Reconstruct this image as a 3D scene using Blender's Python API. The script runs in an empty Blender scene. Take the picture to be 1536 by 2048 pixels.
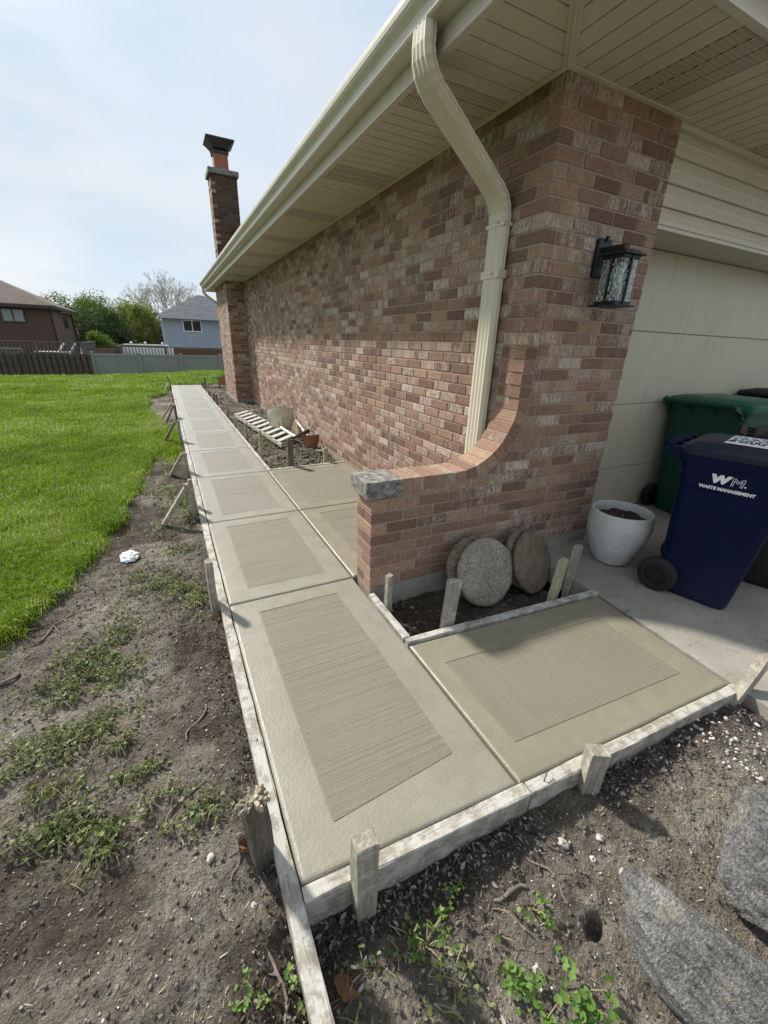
import bpy, math, random
import numpy as np
from mathutils import Vector, Matrix

random.seed(7)
RNG = np.random.default_rng(7)
R_ = math.radians
scene = bpy.context.scene
COL = scene.collection

# ---------------------------------------------------------------- camera
CAM_H = 1.344
CAMR = np.array([[0.8930, -0.4481, 0.0311], [-0.1441, -0.3510, -0.9252], [0.4255, 0.8218, -0.3780]])
U_, S_, V_ = np.linalg.svd(CAMR); CAMR = U_ @ V_
FPX = 819.7
cam_d = bpy.data.cameras.new('camera'); cam = bpy.data.objects.new('camera', cam_d); COL.objects.link(cam)
cam_d.sensor_fit = 'VERTICAL'; cam_d.sensor_height = 36.0; cam_d.sensor_width = 27.0
cam_d.lens = FPX / 2048 * 36.0
cam_d.clip_start = 0.02; cam_d.clip_end = 2000
cam.matrix_world = Matrix(((CAMR[0][0], -CAMR[1][0], -CAMR[2][0], 0), (CAMR[0][1], -CAMR[1][1], -CAMR[2][1], 0),
                           (CAMR[0][2], -CAMR[1][2], -CAMR[2][2], CAM_H), (0, 0, 0, 1)))
scene.camera = cam

# ---------------------------------------------------------------- sun and sky
SUN_A, SUN_EL = R_(25), R_(40)
sun_dir = Vector((math.sin(SUN_A) * math.cos(SUN_EL), -math.cos(SUN_A) * math.cos(SUN_EL), -math.sin(SUN_EL)))
sd = bpy.data.lights.new('sun', 'SUN'); sd.energy = 3.7; sd.angle = R_(3.6); sd.color = (1.0, 0.955, 0.88)
so = bpy.data.objects.new('sun', sd); COL.objects.link(so); so.location = (-6, 12, 12)
so.rotation_euler = sun_dir.to_track_quat('-Z', 'Y').to_euler()

world = bpy.data.worlds.new('World'); scene.world = world; world.use_nodes = True
wn = world.node_tree; wn.nodes.clear()
def WN(t, **k):
    n = wn.nodes.new(t)
    for a, b in k.items(): setattr(n, a, b)
    return n
w_out = WN('ShaderNodeOutputWorld'); w_bg = WN('ShaderNodeBackground'); w_bg.inputs['Strength'].default_value = 0.10
sky = WN('ShaderNodeTexSky', sky_type='NISHITA', sun_disc=False, sun_elevation=SUN_EL, sun_rotation=2 * math.pi - SUN_A, air_density=1.0, dust_density=2.0)
w_tc = WN('ShaderNodeTexCoord'); w_map = WN('ShaderNodeMapping'); w_map.inputs['Scale'].default_value = (1.0, 1.0, 2.6)
w_n = WN('ShaderNodeTexNoise'); w_n.inputs['Scale'].default_value = 1.7; w_n.inputs['Detail'].default_value = 7; w_n.inputs['Roughness'].default_value = 0.55
w_r = WN('ShaderNodeValToRGB'); w_r.color_ramp.elements[0].position = 0.30; w_r.color_ramp.elements[0].color = (0.78, 0.78, 0.78, 1)
w_r.color_ramp.elements[1].position = 0.68; w_r.color_ramp.elements[1].color = (0.97, 0.97, 0.97, 1)
w_mix = WN('ShaderNodeMix', data_type='RGBA'); w_mix.inputs[7].default_value = (4.15, 5.0, 5.8, 1)
L = wn.links.new
L(w_tc.outputs['Generated'], w_map.inputs['Vector']); L(w_map.outputs['Vector'], w_n.inputs['Vector'])
L(w_n.outputs['Fac'], w_r.inputs['Fac']); L(w_r.outputs['Color'], w_mix.inputs[0])
w_n2 = WN('ShaderNodeTexNoise'); w_n2.inputs['Scale'].default_value = 2.6; w_n2.inputs['Detail'].default_value = 6; L(w_map.outputs['Vector'], w_n2.inputs['Vector'])
w_r2 = WN('ShaderNodeValToRGB'); w_r2.color_ramp.elements[0].position = 0.32; w_r2.color_ramp.elements[0].color = (0.72, 0.88, 1.05, 1); w_r2.color_ramp.elements[1].position = 0.66; w_r2.color_ramp.elements[1].color = (0.95, 1.02, 1.08, 1)
w_sc = WN('ShaderNodeVectorMath', operation='SCALE'); w_sc.inputs['Scale'].default_value = 4.75; L(w_n2.outputs['Fac'], w_r2.inputs['Fac']); L(w_r2.outputs['Color'], w_sc.inputs[0]); L(w_sc.outputs[0], w_mix.inputs[7])
L(sky.outputs['Color'], w_mix.inputs[6]); L(w_mix.outputs[2], w_bg.inputs['Color']); L(w_bg.outputs['Background'], w_out.inputs['Surface'])

vs = scene.view_settings
scene.display_settings.display_device = 'sRGB'
vs.view_transform = 'Standard'; vs.look = 'None'; vs.exposure = 0.80; vs.gamma = 1.0; vs.use_curve_mapping = False
scene.cycles.max_bounces = 6; scene.cycles.diffuse_bounces = 3; scene.cycles.glossy_bounces = 3; scene.cycles.transmission_bounces = 5; scene.cycles.transparent_max_bounces = 6
scene.cycles.caustics_reflective = False; scene.cycles.caustics_refractive = False

# ---------------------------------------------------------------- helpers: materials
class NT:
    """small node-tree builder"""
    def __init__(s, name):
        s.m = bpy.data.materials.new(name); s.m.use_nodes = True; s.t = s.m.node_tree; s.t.nodes.clear()
        s.out = s.n('ShaderNodeOutputMaterial'); s.b = s.n('ShaderNodeBsdfPrincipled'); s.l(s.b.outputs[0], s.out.inputs[0])
    def n(s, t, **k):
        n = s.t.nodes.new(t)
        for a, b in k.items(): setattr(n, a, b)
        return n
    def l(s, a, b): s.t.links.new(a, b)
    def pos(s, scale=(1, 1, 1), obj=False):
        if obj: o = s.n('ShaderNodeTexCoord').outputs['Object']
        else: o = s.n('ShaderNodeNewGeometry').outputs['Position']
        mp = s.n('ShaderNodeMapping'); mp.inputs['Scale'].default_value = scale; s.l(o, mp.inputs['Vector']); return mp.outputs['Vector']
    def noise(s, vec, scale=5, detail=4, rough=0.55, dist=0.0):
        n = s.n('ShaderNodeTexNoise'); n.inputs['Scale'].default_value = scale; n.inputs['Detail'].default_value = detail
        n.inputs['Roughness'].default_value = rough; n.inputs['Distortion'].default_value = dist
        if vec is not None: s.l(vec, n.inputs['Vector'])
        return n.outputs['Fac']
    def voro(s, vec, scale, feature='F1', rnd=1.0):
        n = s.n('ShaderNodeTexVoronoi', feature=feature); n.inputs['Scale'].default_value = scale; n.inputs['Randomness'].default_value = rnd
        if vec is not None: s.l(vec, n.inputs['Vector'])
        return n
    def ramp(s, fac, stops):
        r = s.n('ShaderNodeValToRGB'); el = r.color_ramp.elements
        while len(el) < len(stops): el.new(0.5)
        for e, (p, c) in zip(el, stops):
            e.position = p; e.color = (*c, 1) if not isinstance(c, (int, float)) else (c, c, c, 1)
        s.l(fac, r.inputs['Fac']); return r.outputs['Color']
    def mix(s, f, a, b, mode='MIX'):
        m = s.n('ShaderNodeMix', data_type='RGBA', blend_type=mode)
        for i, v in ((0, f), (6, a), (7, b)):
            if isinstance(v, (int, float)): m.inputs[i].default_value = v if i == 0 else (v, v, v, 1)
            elif isinstance(v, tuple): m.inputs[i].default_value = (*v, 1)
            else: s.l(v, m.inputs[i])
        return m.outputs[2]
    def math(s, op, a, b=None, clamp=False):
        m = s.n('ShaderNodeMath', operation=op, use_clamp=clamp)
        for i, v in ((0, a), (1, b)):
            if v is None: continue
            if isinstance(v, (int, float)): m.inputs[i].default_value = v
            else: s.l(v, m.inputs[i])
        return m.outputs[0]
    def bump(s, h, strength=0.3, dist=0.01, nrm=None):
        b = s.n('ShaderNodeBump'); b.inputs['Strength'].default_value = strength; b.inputs['Distance'].default_value = dist
        s.l(h, b.inputs['Height'])
        if nrm is not None: s.l(nrm, b.inputs['Normal'])
        return b.outputs['Normal']
    def attr(s, name): return s.n('ShaderNodeAttribute', attribute_name=name)
    def rnd(s):
        a = s.attr('rnd'); o = s.n('ShaderNodeObjectInfo')
        return s.math('FRACT', s.math('ADD', a.outputs['Fac'], o.outputs['Random']))
    def white(s, v, k=0.0):
        w = s.n('ShaderNodeTexWhiteNoise', noise_dimensions='1D'); s.l(s.math('ADD', v, k) if k else v, w.inputs['W']); return w.outputs['Value']
    def set(s, color=None, rough=None, normal=None, spec=None, metal=None):
        for nm, v in (('Base Color', color), ('Roughness', rough), ('Normal', normal), ('Specular IOR Level', spec), ('Metallic', metal)):
            if v is None: continue
            if isinstance(v, (int, float)): s.b.inputs[nm].default_value = v
            elif isinstance(v, tuple): s.b.inputs[nm].default_value = (*v, 1)
            else: s.l(v, s.b.inputs[nm])
        return s.m
MAT = {}
def simple(name, col, rough=0.6, var=0.12, scale=8, bump=0.0, bscale=60, spec=0.4, metal=0.0, stretch=(1, 1, 1)):
    t = NT(name); v = t.pos(stretch)
    n = t.noise(v, scale, 5)
    c = t.ramp(n, [(0.25, tuple(x * (1 - var) for x in col)), (0.75, tuple(min(1, x * (1 + var)) for x in col))])
    nr = t.bump(t.noise(v, bscale, 4), bump, 0.005) if bump else None
    MAT[name] = t.set(c, rough, nr, spec, metal); return MAT[name]

# ---------------------------------------------------------------- helpers: meshes
class MB:
    def __init__(s): s.v = []; s.f = []
    def add(s, v, f):
        o = len(s.v); s.v += [tuple(map(float, p)) for p in v]; s.f += [tuple(i + o for i in q) for q in f]; return s
    def hexa(s, p):   # 8 points: bottom 0-3 ccw, top 4-7
        return s.add(p, [(3, 2, 1, 0), (4, 5, 6, 7), (0, 1, 5, 4), (1, 2, 6, 5), (2, 3, 7, 6), (3, 0, 4, 7)])
    def box(s, x0, x1, y0, y1, z0, z1):
        return s.hexa([(x0, y0, z0), (x1, y0, z0), (x1, y1, z0), (x0, y1, z0), (x0, y0, z1), (x1, y0, z1), (x1, y1, z1), (x0, y1, z1)])
    def obox(s, c, sx, sy, sz, M=None, b=0.0):
        """oriented box about c, half sizes, optional chamfer b"""
        M = M or Matrix.Identity(3); c = Vector(c)
        if b <= 0:
            P = [(-sx, -sy, -sz), (sx, -sy, -sz), (sx, sy, -sz), (-sx, sy, -sz), (-sx, -sy, sz), (sx, -sy, sz), (sx, sy, sz), (-sx, sy, sz)]
            return s.hexa([c + M @ Vector(p) for p in P])
        V, idx = [], {}
        for i in (-1, 1):
            for j in (-1, 1):
                for k in (-1, 1):
                    for ax in range(3):
                        q = [i * sx, j * sy, k * sz]
                        for a in range(3):
                            if a != ax: q[a] -= (i, j, k)[a] * b
                        idx[(i, j, k, ax)] = len(V); V.append(c + M @ Vector(q))
        F = []
        for ax in range(3):
            o1, o2 = [(1, 2), (2, 0), (0, 1)][ax]
            for sg in (-1, 1):
                q = []
                for (u, w) in ((-1, -1), (1, -1), (1, 1), (-1, 1)):
                    t = [0, 0, 0]; t[ax] = sg; t[o1] = u; t[o2] = w; q.append(idx[(*t, ax)])
                F.append(tuple(q if sg > 0 else q[::-1]))
        for ax in range(3):      # edges along ax
            o1, o2 = [(1, 2), (2, 0), (0, 1)][ax]
            for u in (-1, 1):
                for w in (-1, 1):
                    a = [0, 0, 0]; a[o1] = u; a[o2] = w
                    lo, hi = a[:], a[:]; lo[ax] = -1; hi[ax] = 1
                    q = [idx[(*lo, o1)], idx[(*hi, o1)], idx[(*hi, o2)], idx[(*lo, o2)]]
                    F.append(tuple(q if u * w < 0 else q[::-1]))
        for i in (-1, 1):
            for j in (-1, 1):
                for k in (-1, 1):
                    q = [idx[(i, j, k, a)] for a in range(3)]
                    F.append(tuple(q if i * j * k > 0 else q[::-1]))
        return s.add(V, F)
    def bar(s, p0, p1, w, d, up=(0, 0, 1), b=0.0):
        """box from p0 to p1, w and d full cross sizes"""
        p0, p1 = Vector(p0), Vector(p1); z = (p1 - p0).normalized(); u = Vector(up)
        if abs(z.dot(u)) > 0.95: u = Vector((0, 1, 0))
        x = u.cross(z).normalized(); y = z.cross(x)
        M = Matrix((x, y, z)).transposed()
        return s.obox((p0 + p1) / 2, w / 2, d / 2, (p1 - p0).length / 2, M, b)
    def tube(s, pts, r, n=8, caps=True, flat=1.0):
        pts = [Vector(p) for p in pts]; rs = r if isinstance(r, (list, tuple)) else [r] * len(pts)
        V, F = [], []; t0 = (pts[1] - pts[0]).normalized()
        a = t0.cross(Vector((0, 0, 1))); a = a if a.length > 0.05 else t0.cross(Vector((0, 1, 0))); a.normalize()
        for i, p in enumerate(pts):
            t = (pts[min(i + 1, len(pts) - 1)] - pts[max(i - 1, 0)]).normalized()
            a = (a - t * a.dot(t)).normalized(); bq = t.cross(a)
            for k in range(n):
                an = 2 * math.pi * k / n; V.append(p + (a * math.cos(an) + bq * math.sin(an) * flat) * rs[i])
        for i in range(len(pts) - 1):
            for k in range(n):
                k2 = (k + 1) % n; F.append((i * n + k, i * n + k2, (i + 1) * n + k2, (i + 1) * n + k))
        if caps:
            F.append(tuple(range(n))[::-1]); F.append(tuple((len(pts) - 1) * n + k for k in range(n)))
        return s.add(V, F)
    def lathe(s, prof, c=(0, 0, 0), n=40, cap=True):
        V, F = [], []
        for r, z in prof:
            for k in range(n):
                a = 2 * math.pi * k / n; V.append((c[0] + r * math.cos(a), c[1] + r * math.sin(a), c[2] + z))
        for i in range(len(prof) - 1):
            for k in range(n):
                k2 = (k + 1) % n; F.append((i * n + k, i * n + k2, (i + 1) * n + k2, (i + 1) * n + k))
        if cap:
            F.append(tuple(range(n))[::-1]); F.append(tuple((len(prof) - 1) * n + k for k in range(n)))
        return s.add(V, F)
    def prism(s, poly, f0, f1):
        """poly 2-D, f0/f1 map (a,b)->3-D for the two ends"""
        n = len(poly); V = [f0(*p) for p in poly] + [f1(*p) for p in poly]
        F = [tuple(range(n))[::-1], tuple(range(n, 2 * n))] + [(i, (i + 1) % n, n + (i + 1) % n, n + i) for i in range(n)]
        return s.add(V, F)
    def jitter(s, a, seed=0):
        r = random.Random(seed); s.v = [(x + r.uniform(-a, a), y + r.uniform(-a, a), z + r.uniform(-a, a)) for x, y, z in s.v]; return s
    def mesh(s, name, origin=(0, 0, 0), smooth=False):
        me = bpy.data.meshes.new(name)
        me.from_pydata([(x - origin[0], y - origin[1], z - origin[2]) for x, y, z in s.v], [], s.f); me.validate(); me.update()
        if smooth: me.polygons.foreach_set('use_smooth', [True] * len(me.polygons))
        return me
def tag(o, label=None, cat=None, group=None, kind=None):
    for k, v in (('label', label), ('category', cat), ('group', group), ('kind', kind)):
        if v: o[k] = v
    return o
def link(name, me, mat=None, parent=None, loc=(0, 0, 0)):
    o = bpy.data.objects.new(name, me); COL.objects.link(o); o.location = loc
    if mat is not None and me is not None and not me.materials: me.materials.append(MAT[mat] if isinstance(mat, str) else mat)
    if parent is not None: o.parent = parent
    return o
class Thing:
    def __init__(s, name, label, cat, base=(0, 0, 0), group=None):
        s.base = Vector(base); s.root = bpy.data.objects.new(name, None); COL.objects.link(s.root)
        s.root.empty_display_size = 0.1; s.root.location = s.base; tag(s.root, label, cat, group)
    def part(s, name, mb, mat, parent=None, smooth=False, label=None):
        o = link(name, mb.mesh(name, s.base, smooth), mat, parent or s.root)
        if label: o['label'] = label
        return o
def single(name, mb, mat, label, cat, base=None, group=None, smooth=False, kind=None):
    if base is None:
        a = np.array(mb.v); base = ((a[:, 0].min() + a[:, 0].max()) / 2, (a[:, 1].min() + a[:, 1].max()) / 2, a[:, 2].min())
    return tag(link(name, mb.mesh(name, base, smooth), mat, None, base), label, cat, group, kind)
def struct(name, mb, mat, smooth=False):
    return tag(link(name, mb.mesh(name, (0, 0, 0), smooth), mat), kind='structure')
def npmesh(name, V, F, mat, attrs=None, smooth=False):
    """V (n,3), F (m,k) numpy arrays; attrs: per-face floats"""
    me = bpy.data.meshes.new(name); k = F.shape[1]
    me.vertices.add(len(V)); me.vertices.foreach_set('co', np.ascontiguousarray(V, dtype=np.float32).ravel())
    me.loops.add(F.size); me.loops.foreach_set('vertex_index', np.ascontiguousarray(F, dtype=np.int32).ravel())
    me.polygons.add(len(F)); me.polygons.foreach_set('loop_start', np.arange(0, F.size, k, dtype=np.int32)); me.polygons.foreach_set('loop_total', np.full(len(F), k, dtype=np.int32))
    for nm, (dom, arr) in (attrs or {}).items():
        at = me.attributes.new(nm, 'FLOAT', dom); at.data.foreach_set('value', np.ascontiguousarray(arr, dtype=np.float32))
    if smooth: me.polygons.foreach_set('use_smooth', np.ones(len(F), dtype=bool))
    me.update(calc_edges=True); me.validate()
    me.materials.append(MAT[mat] if isinstance(mat, str) else mat)
    return me
_TAB = {}
def vnoise(x, y, seed=0):
    """smooth value noise on arrays"""
    if seed not in _TAB: _TAB[seed] = np.random.default_rng(seed).random((256, 256))
    tab = _TAB[seed]
    xi = np.floor(x).astype(int); yi = np.floor(y).astype(int); fx = x - xi; fy = y - yi
    fx = fx * fx * (3 - 2 * fx); fy = fy * fy * (3 - 2 * fy)
    g = lambda a, b: tab[a & 255, b & 255]
    return (g(xi, yi) * (1 - fx) + g(xi + 1, yi) * fx) * (1 - fy) + (g(xi, yi + 1) * (1 - fx) + g(xi + 1, yi + 1) * fx) * fy - 0.5
def sst(a, b, x):
    t = np.clip((np.asarray(x, dtype=float) - a) / (b - a), 0, 1); return t * t * (3 - 2 * t)

# ---------------------------------------------------------------- materials
def mk_soil():
    t = NT('soil'); v = t.pos()
    big = t.noise(v, 2.3, 5, 0.6); mid = t.noise(v, 11, 5, 0.65); fine = t.noise(v, 95, 4, 0.75)
    c = t.ramp(mid, [(0.25, (0.080, 0.065, 0.051)), (0.5, (0.155, 0.131, 0.106)), (0.72, (0.235, 0.205, 0.170))])
    dry = t.ramp(t.math('ADD', t.math('MULTIPLY', big, 0.75), t.math('MULTIPLY', t.noise(v, 24, 5, 0.7), 0.35)), [(0.53, 0.0), (0.68, 0.8)])
    c = t.mix(dry, c, (0.32, 0.288, 0.24))
    vo = t.voro(v, 140); chip = t.ramp(vo.outputs['Distance'], [(0.10, 1.0), (0.17, 0.0)])
    keep = t.ramp(t.noise(v, 60, 2), [(0.56, 0.0), (0.60, 1.0)])
    c = t.mix(t.math('MULTIPLY', chip, keep), c, (0.34, 0.31, 0.27))
    c = t.mix(0.85, c, t.ramp(fine, [(0.3, 0.48), (0.5, 1.0), (0.72, 1.65)]), 'MULTIPLY')
    moist = t.attr('moist').outputs['Fac']
    c = t.mix(moist, c, t.mix(1.0, c, (0.42, 0.38, 0.36), 'MULTIPLY'))
    lawn = t.attr('lawn').outputs['Fac']
    g = t.ramp(t.noise(v, 30, 4), [(0.3, (0.035, 0.060, 0.008)), (0.7, (0.085, 0.120, 0.02))])
    c = t.mix(lawn, c, g)
    h = t.math('ADD', t.math('MULTIPLY', fine, 0.5), t.math('ADD', t.math('MULTIPLY', mid, 1.0), t.math('MULTIPLY', t.noise(v, 38, 4, 0.75), 1.1)))
    MAT['soil'] = t.set(c, 0.95, t.bump(h, 0.95, 0.026), 0.15)
mk_soil()

def mk_concrete():
    # freshly trowelled cement paste: olive tan while wet, drying to grey; 'dry' is a per-object property of each slab
    def base(t, v):
        ob = t.n('ShaderNodeAttribute', attribute_name='dry', attribute_type='OBJECT').outputs['Fac']
        pat = t.math('ADD', ob, t.math('MULTIPLY', t.math('SUBTRACT', t.noise(v, 1.6, 5, 0.6), 0.5), 0.55), clamp=True)
        return t.mix(pat, (0.226, 0.203, 0.142), (0.300, 0.293, 0.262))
    t = NT('trowelled_concrete'); v = t.pos()
    c = base(t, v)
    c = t.mix(0.8, c, t.ramp(t.noise(v, 6, 6, 0.7), [(0.3, 0.84), (0.7, 1.14)]), 'MULTIPLY')
    c = t.mix(0.45, c, t.ramp(t.noise(v, 180, 4, 0.7), [(0.3, 0.80), (0.7, 1.16)]), 'MULTIPLY')
    h = t.math('ADD', t.noise(v, 85, 4, 0.65), t.math('MULTIPLY', t.noise(v, 11, 3), 0.7))
    MAT['trowelled_concrete'] = t.set(c, t.ramp(t.noise(v, 14, 4), [(0.3, 0.34), (0.7, 0.52)]), t.bump(h, 0.25, 0.007), 0.5)
    for nm, st, st2 in (('broomed_concrete_cross', (1.6, 360, 1), (0.45, 190, 1)), ('broomed_concrete_along', (360, 1.6, 1), (190, 0.45, 1))):
        t = NT(nm); v = t.pos(); c = base(t, v)
        l1 = t.noise(t.pos(st), 1.0, 4, 0.7); l2 = t.noise(t.pos(st2), 1.0, 5, 0.65); g = t.noise(v, 210, 3, 0.7)
        k1, k2 = ((0.56, 0.32) if 'cross' in nm else (0.16, 0.14))
        c = t.mix(1.0, c, (0.92, 0.92, 0.925), 'MULTIPLY')
        c = t.mix(k1, c, t.ramp(l2, [(0.37, 0.22), (0.45, 0.98), (0.7, 1.06)]), 'MULTIPLY')
        c = t.mix(k2 + 0.1, c, t.ramp(l1, [(0.3, 0.6), (0.6, 1.1)]), 'MULTIPLY')
        c = t.mix(0.55, c, t.ramp(g, [(0.3, 0.70), (0.7, 1.2)]), 'MULTIPLY')
        h = t.math('ADD', t.math('ADD', t.math('MULTIPLY', l1, 1.0), t.math('MULTIPLY', l2, 0.9)), t.math('MULTIPLY', g, 0.5))
        MAT[nm] = t.set(c, 0.72, t.bump(h, 0.55, 0.007), 0.35)
    t = NT('old_concrete'); v = t.pos()
    c = t.ramp(t.noise(v, 3.5, 7, 0.65), [(0.3, (0.235, 0.215, 0.180)), (0.7, (0.34, 0.318, 0.275))])
    sp = t.voro(v, 210); c = t.mix(0.5, c, t.ramp(sp.outputs['Distance'], [(0.1, 0.55), (0.5, 1.15)]), 'MULTIPLY')
    st = t.noise(t.pos((5, 9, 1)), 1.4, 9, 0.75, 0.6)
    c = t.mix(t.ramp(st, [(0.57, 0.0), (0.66, 0.6)]), c, (0.075, 0.068, 0.06))
    c = t.mix(t.ramp(t.noise(v, 5.0, 4), [(0.62, 0.0), (0.8, 0.35)]), c, (0.30, 0.21, 0.12))
    MAT['old_concrete'] = t.set(c, 0.9, t.bump(t.math('ADD', t.noise(v, 190, 4, 0.7), t.noise(v, 25, 4)), 0.35, 0.006), 0.2)
    t = NT('foundation'); v = t.pos()
    c = t.ramp(t.noise(v, 9, 6), [(0.3, (0.20, 0.19, 0.16)), (0.7, (0.33, 0.31, 0.27))])
    MAT['foundation'] = t.set(c, 0.9, t.bump(t.noise(v, 60, 5), 0.4, 0.008), 0.2)
mk_concrete()

def mk_brick():
    for nm, red, cream in (('brick', 1.0, 1.0), ('brick_red', 1.04, 0.55), ('brick_dark_shaded', 0.36, 0.12)):  # third copy is darkened: paints shade onto the chimney brick
        t = NT(nm); r = t.rnd()
        a, b, c3, d = t.white(r, 0.11), t.white(r, 0.53), t.white(r, 0.87), t.white(r, 0.29)
        off = t.n('ShaderNodeCombineXYZ'); t.l(t.math('MULTIPLY', a, 40), off.inputs[0]); t.l(t.math('MULTIPLY', b, 40), off.inputs[1]); t.l(t.math('MULTIPLY', c3, 40), off.inputs[2])
        geo = t.n('ShaderNodeNewGeometry').outputs['Position']; va = t.n('ShaderNodeVectorMath', operation='ADD'); t.l(geo, va.inputs[0]); t.l(off.outputs[0], va.inputs[1])
        def mp(sc):
            m = t.n('ShaderNodeMapping'); m.inputs['Scale'].default_value = sc; t.l(va.outputs[0], m.inputs['Vector']); return m.outputs['Vector']
        base = t.ramp(a, [(0.0, (0.172 * red, 0.104 * red, 0.077 * red)), (0.35, (0.242 * red, 0.145 * red, 0.104 * red)), (0.7, (0.300 * red, 0.182 * red, 0.129 * red)), (0.95, (0.365 * red, 0.240 * red, 0.166 * red))])
        base = t.mix(0.7, base, t.ramp(t.noise(mp((1, 1, 1)), 60, 4, 0.75), [(0.3, 0.55), (0.7, 1.38)]), 'MULTIPLY')
        st = t.noise(mp((34, 34, 7)), 1.0, 4, 0.72); sp = t.noise(mp((1, 1, 1)), 130, 3, 0.75); grp = t.noise(mp((9, 9, 1)), 1.0, 2)
        sm = t.math('ADD', t.math('MULTIPLY', st, 0.45), t.math('ADD', t.math('MULTIPLY', sp, 0.35), t.math('MULTIPLY', grp, 0.35)))
        thr = t.math('SUBTRACT', 0.78, t.math('MULTIPLY', t.ramp(b, [(0.20, 0.0), (0.32, 0.50), (1.0, 1.0)]), 0.345 * cream))
        mask = t.math('MULTIPLY', t.math('SUBTRACT', sm, thr), 12.0, clamp=True)
        cr = t.ramp(c3, [(0.0, (0.46, 0.365, 0.285)), (0.5, (0.54, 0.445, 0.36)), (1.0, (0.62, 0.545, 0.46))])
        fleck = t.ramp(t.noise(mp((90, 90, 38)), 1.0, 3, 0.7), [(0.40, 0.18), (0.58, 1.0)])
        col = t.mix(t.math('MULTIPLY', t.math('MULTIPLY', mask, fleck), t.math('ADD', 0.62, t.math('MULTIPLY', d, 0.38))), base, cr)
        pit = t.ramp(t.noise(mp((1, 1, 1)), 210, 2, 0.5), [(0.30, 0.45), (0.38, 1.0)])
        col = t.mix(0.7, col, pit, 'MULTIPLY')
        MAT[nm] = t.set(col, 0.88, t.bump(t.math('ADD', t.math('MULTIPLY', st, 0.7), sp), 0.6, 0.007), 0.25)
    t = NT('mortar'); v = t.pos()
    c = t.ramp(t.noise(v, 20, 6), [(0.3, (0.31, 0.235, 0.18)), (0.7, (0.40, 0.315, 0.25))])
    MAT['mortar'] = t.set(c, 0.95, t.bump(t.noise(v, 160, 4, 0.7), 0.6, 0.006), 0.15)
mk_brick()

def mk_wood():
    def wood(nm, grain, lo, hi, splash, spl_col=(0.50, 0.485, 0.44)):
        t = NT(nm); v = t.pos(grain, obj=True); o = t.pos((1, 1, 1), obj=True)
        g = t.noise(v, 1.0, 7, 0.7, 0.4); f = t.noise(v, 4.0, 4, 0.6)
        c = t.ramp(g, [(0.28, lo), (0.7, hi)])
        c = t.mix(0.6, c, t.ramp(f, [(0.32, 0.62), (0.55, 1.08)]), 'MULTIPLY')
        rv = t.rnd(); c = t.mix(0.5, c, t.ramp(t.white(rv), [(0, (0.78, 0.78, 0.80)), (1, (1.12, 1.06, 0.98))]), 'MULTIPLY')
        m = t.ramp(t.noise(o, 16, 7, 0.75), [(0.60 - splash * 0.22, 0.0), (0.68 - splash * 0.18, 0.85)])
        c = t.mix(m, c, spl_col)
        dk = t.ramp(t.noise(o, 9, 5, 0.7), [(0.62, 0.0), (0.72, 0.7)]); c = t.mix(dk, c, (0.10, 0.085, 0.07))
        MAT[nm] = t.set(c, 0.85, t.bump(t.math('ADD', g, t.math('MULTIPLY', f, 0.8)), 0.6, 0.006), 0.2)
    wood('form_wood_along', (55, 3, 55), (0.19, 0.168, 0.135), (0.42, 0.385, 0.325), 0.75)
    wood('form_wood_cross', (3, 55, 55), (0.19, 0.168, 0.135), (0.42, 0.385, 0.325), 0.75)
    wood('stake_wood', (70, 70, 5), (0.20, 0.178, 0.142), (0.43, 0.395, 0.33), 0.35)
    wood('stake_fresh', (70, 70, 5), (0.33, 0.27, 0.175), (0.54, 0.47, 0.34), 0.15)
    wood('stake_dark', (70, 70, 5), (0.075, 0.066, 0.056), (0.20, 0.175, 0.145), 0.05)
    wood('fence_wood', (30, 30, 2), (0.050, 0.042, 0.036), (0.13, 0.108, 0.092), 0.0)
    wood('deck_wood', (3, 20, 20), (0.10, 0.095, 0.092), (0.20, 0.19, 0.185), 0.0)
    wood('cedar_wood', (30, 30, 2), (0.12, 0.070, 0.045), (0.22, 0.135, 0.085), 0.0)
mk_wood()

def mk_leaf(nm, stops, trans=0.3, rough=0.55, direct=False):
    t = NT(nm); c = t.ramp(t.attr('rnd').outputs['Fac'] if direct else t.white(t.rnd()), stops)
    tr = t.n('ShaderNodeBsdfTranslucent'); t.l(c, tr.inputs[0]); mx = t.n('ShaderNodeMixShader'); mx.inputs[0].default_value = trans
    t.set(c, rough, None, 0.3); t.l(t.b.outputs[0], mx.inputs[1]); t.l(tr.outputs[0], mx.inputs[2]); t.l(mx.outputs[0], t.out.inputs[0]); MAT[nm] = t.m
mk_leaf('grass_blade', [(0.0, (0.100, 0.185, 0.008)), (0.35, (0.170, 0.275, 0.010)), (0.7, (0.245, 0.365, 0.016)), (0.93, (0.33, 0.43, 0.06)), (1.0, (0.44, 0.48, 0.26))], 0.40, 0.5, True)
mk_leaf('weed_leaf', [(0.0, (0.095, 0.135, 0.035)), (0.4, (0.165, 0.215, 0.065)), (0.8, (0.25, 0.29, 0.12)), (1.0, (0.36, 0.36, 0.24))], 0.40)
mk_leaf('fresh_leaf', [(0.0, (0.08, 0.16, 0.022)), (0.6, (0.14, 0.25, 0.05)), (1.0, (0.22, 0.33, 0.09))], 0.35)
mk_leaf('litter_leaf', [(0.0, (0.055, 0.047, 0.042)), (0.4, (0.125, 0.110, 0.099)), (0.75, (0.23, 0.21, 0.195)), (1.0, (0.38, 0.36, 0.34))], 0.1, 0.8)
mk_leaf('brown_leaf', [(0.0, (0.20, 0.105, 0.055)), (1.0, (0.31, 0.18, 0.095))], 0.25, 0.6)
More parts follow.
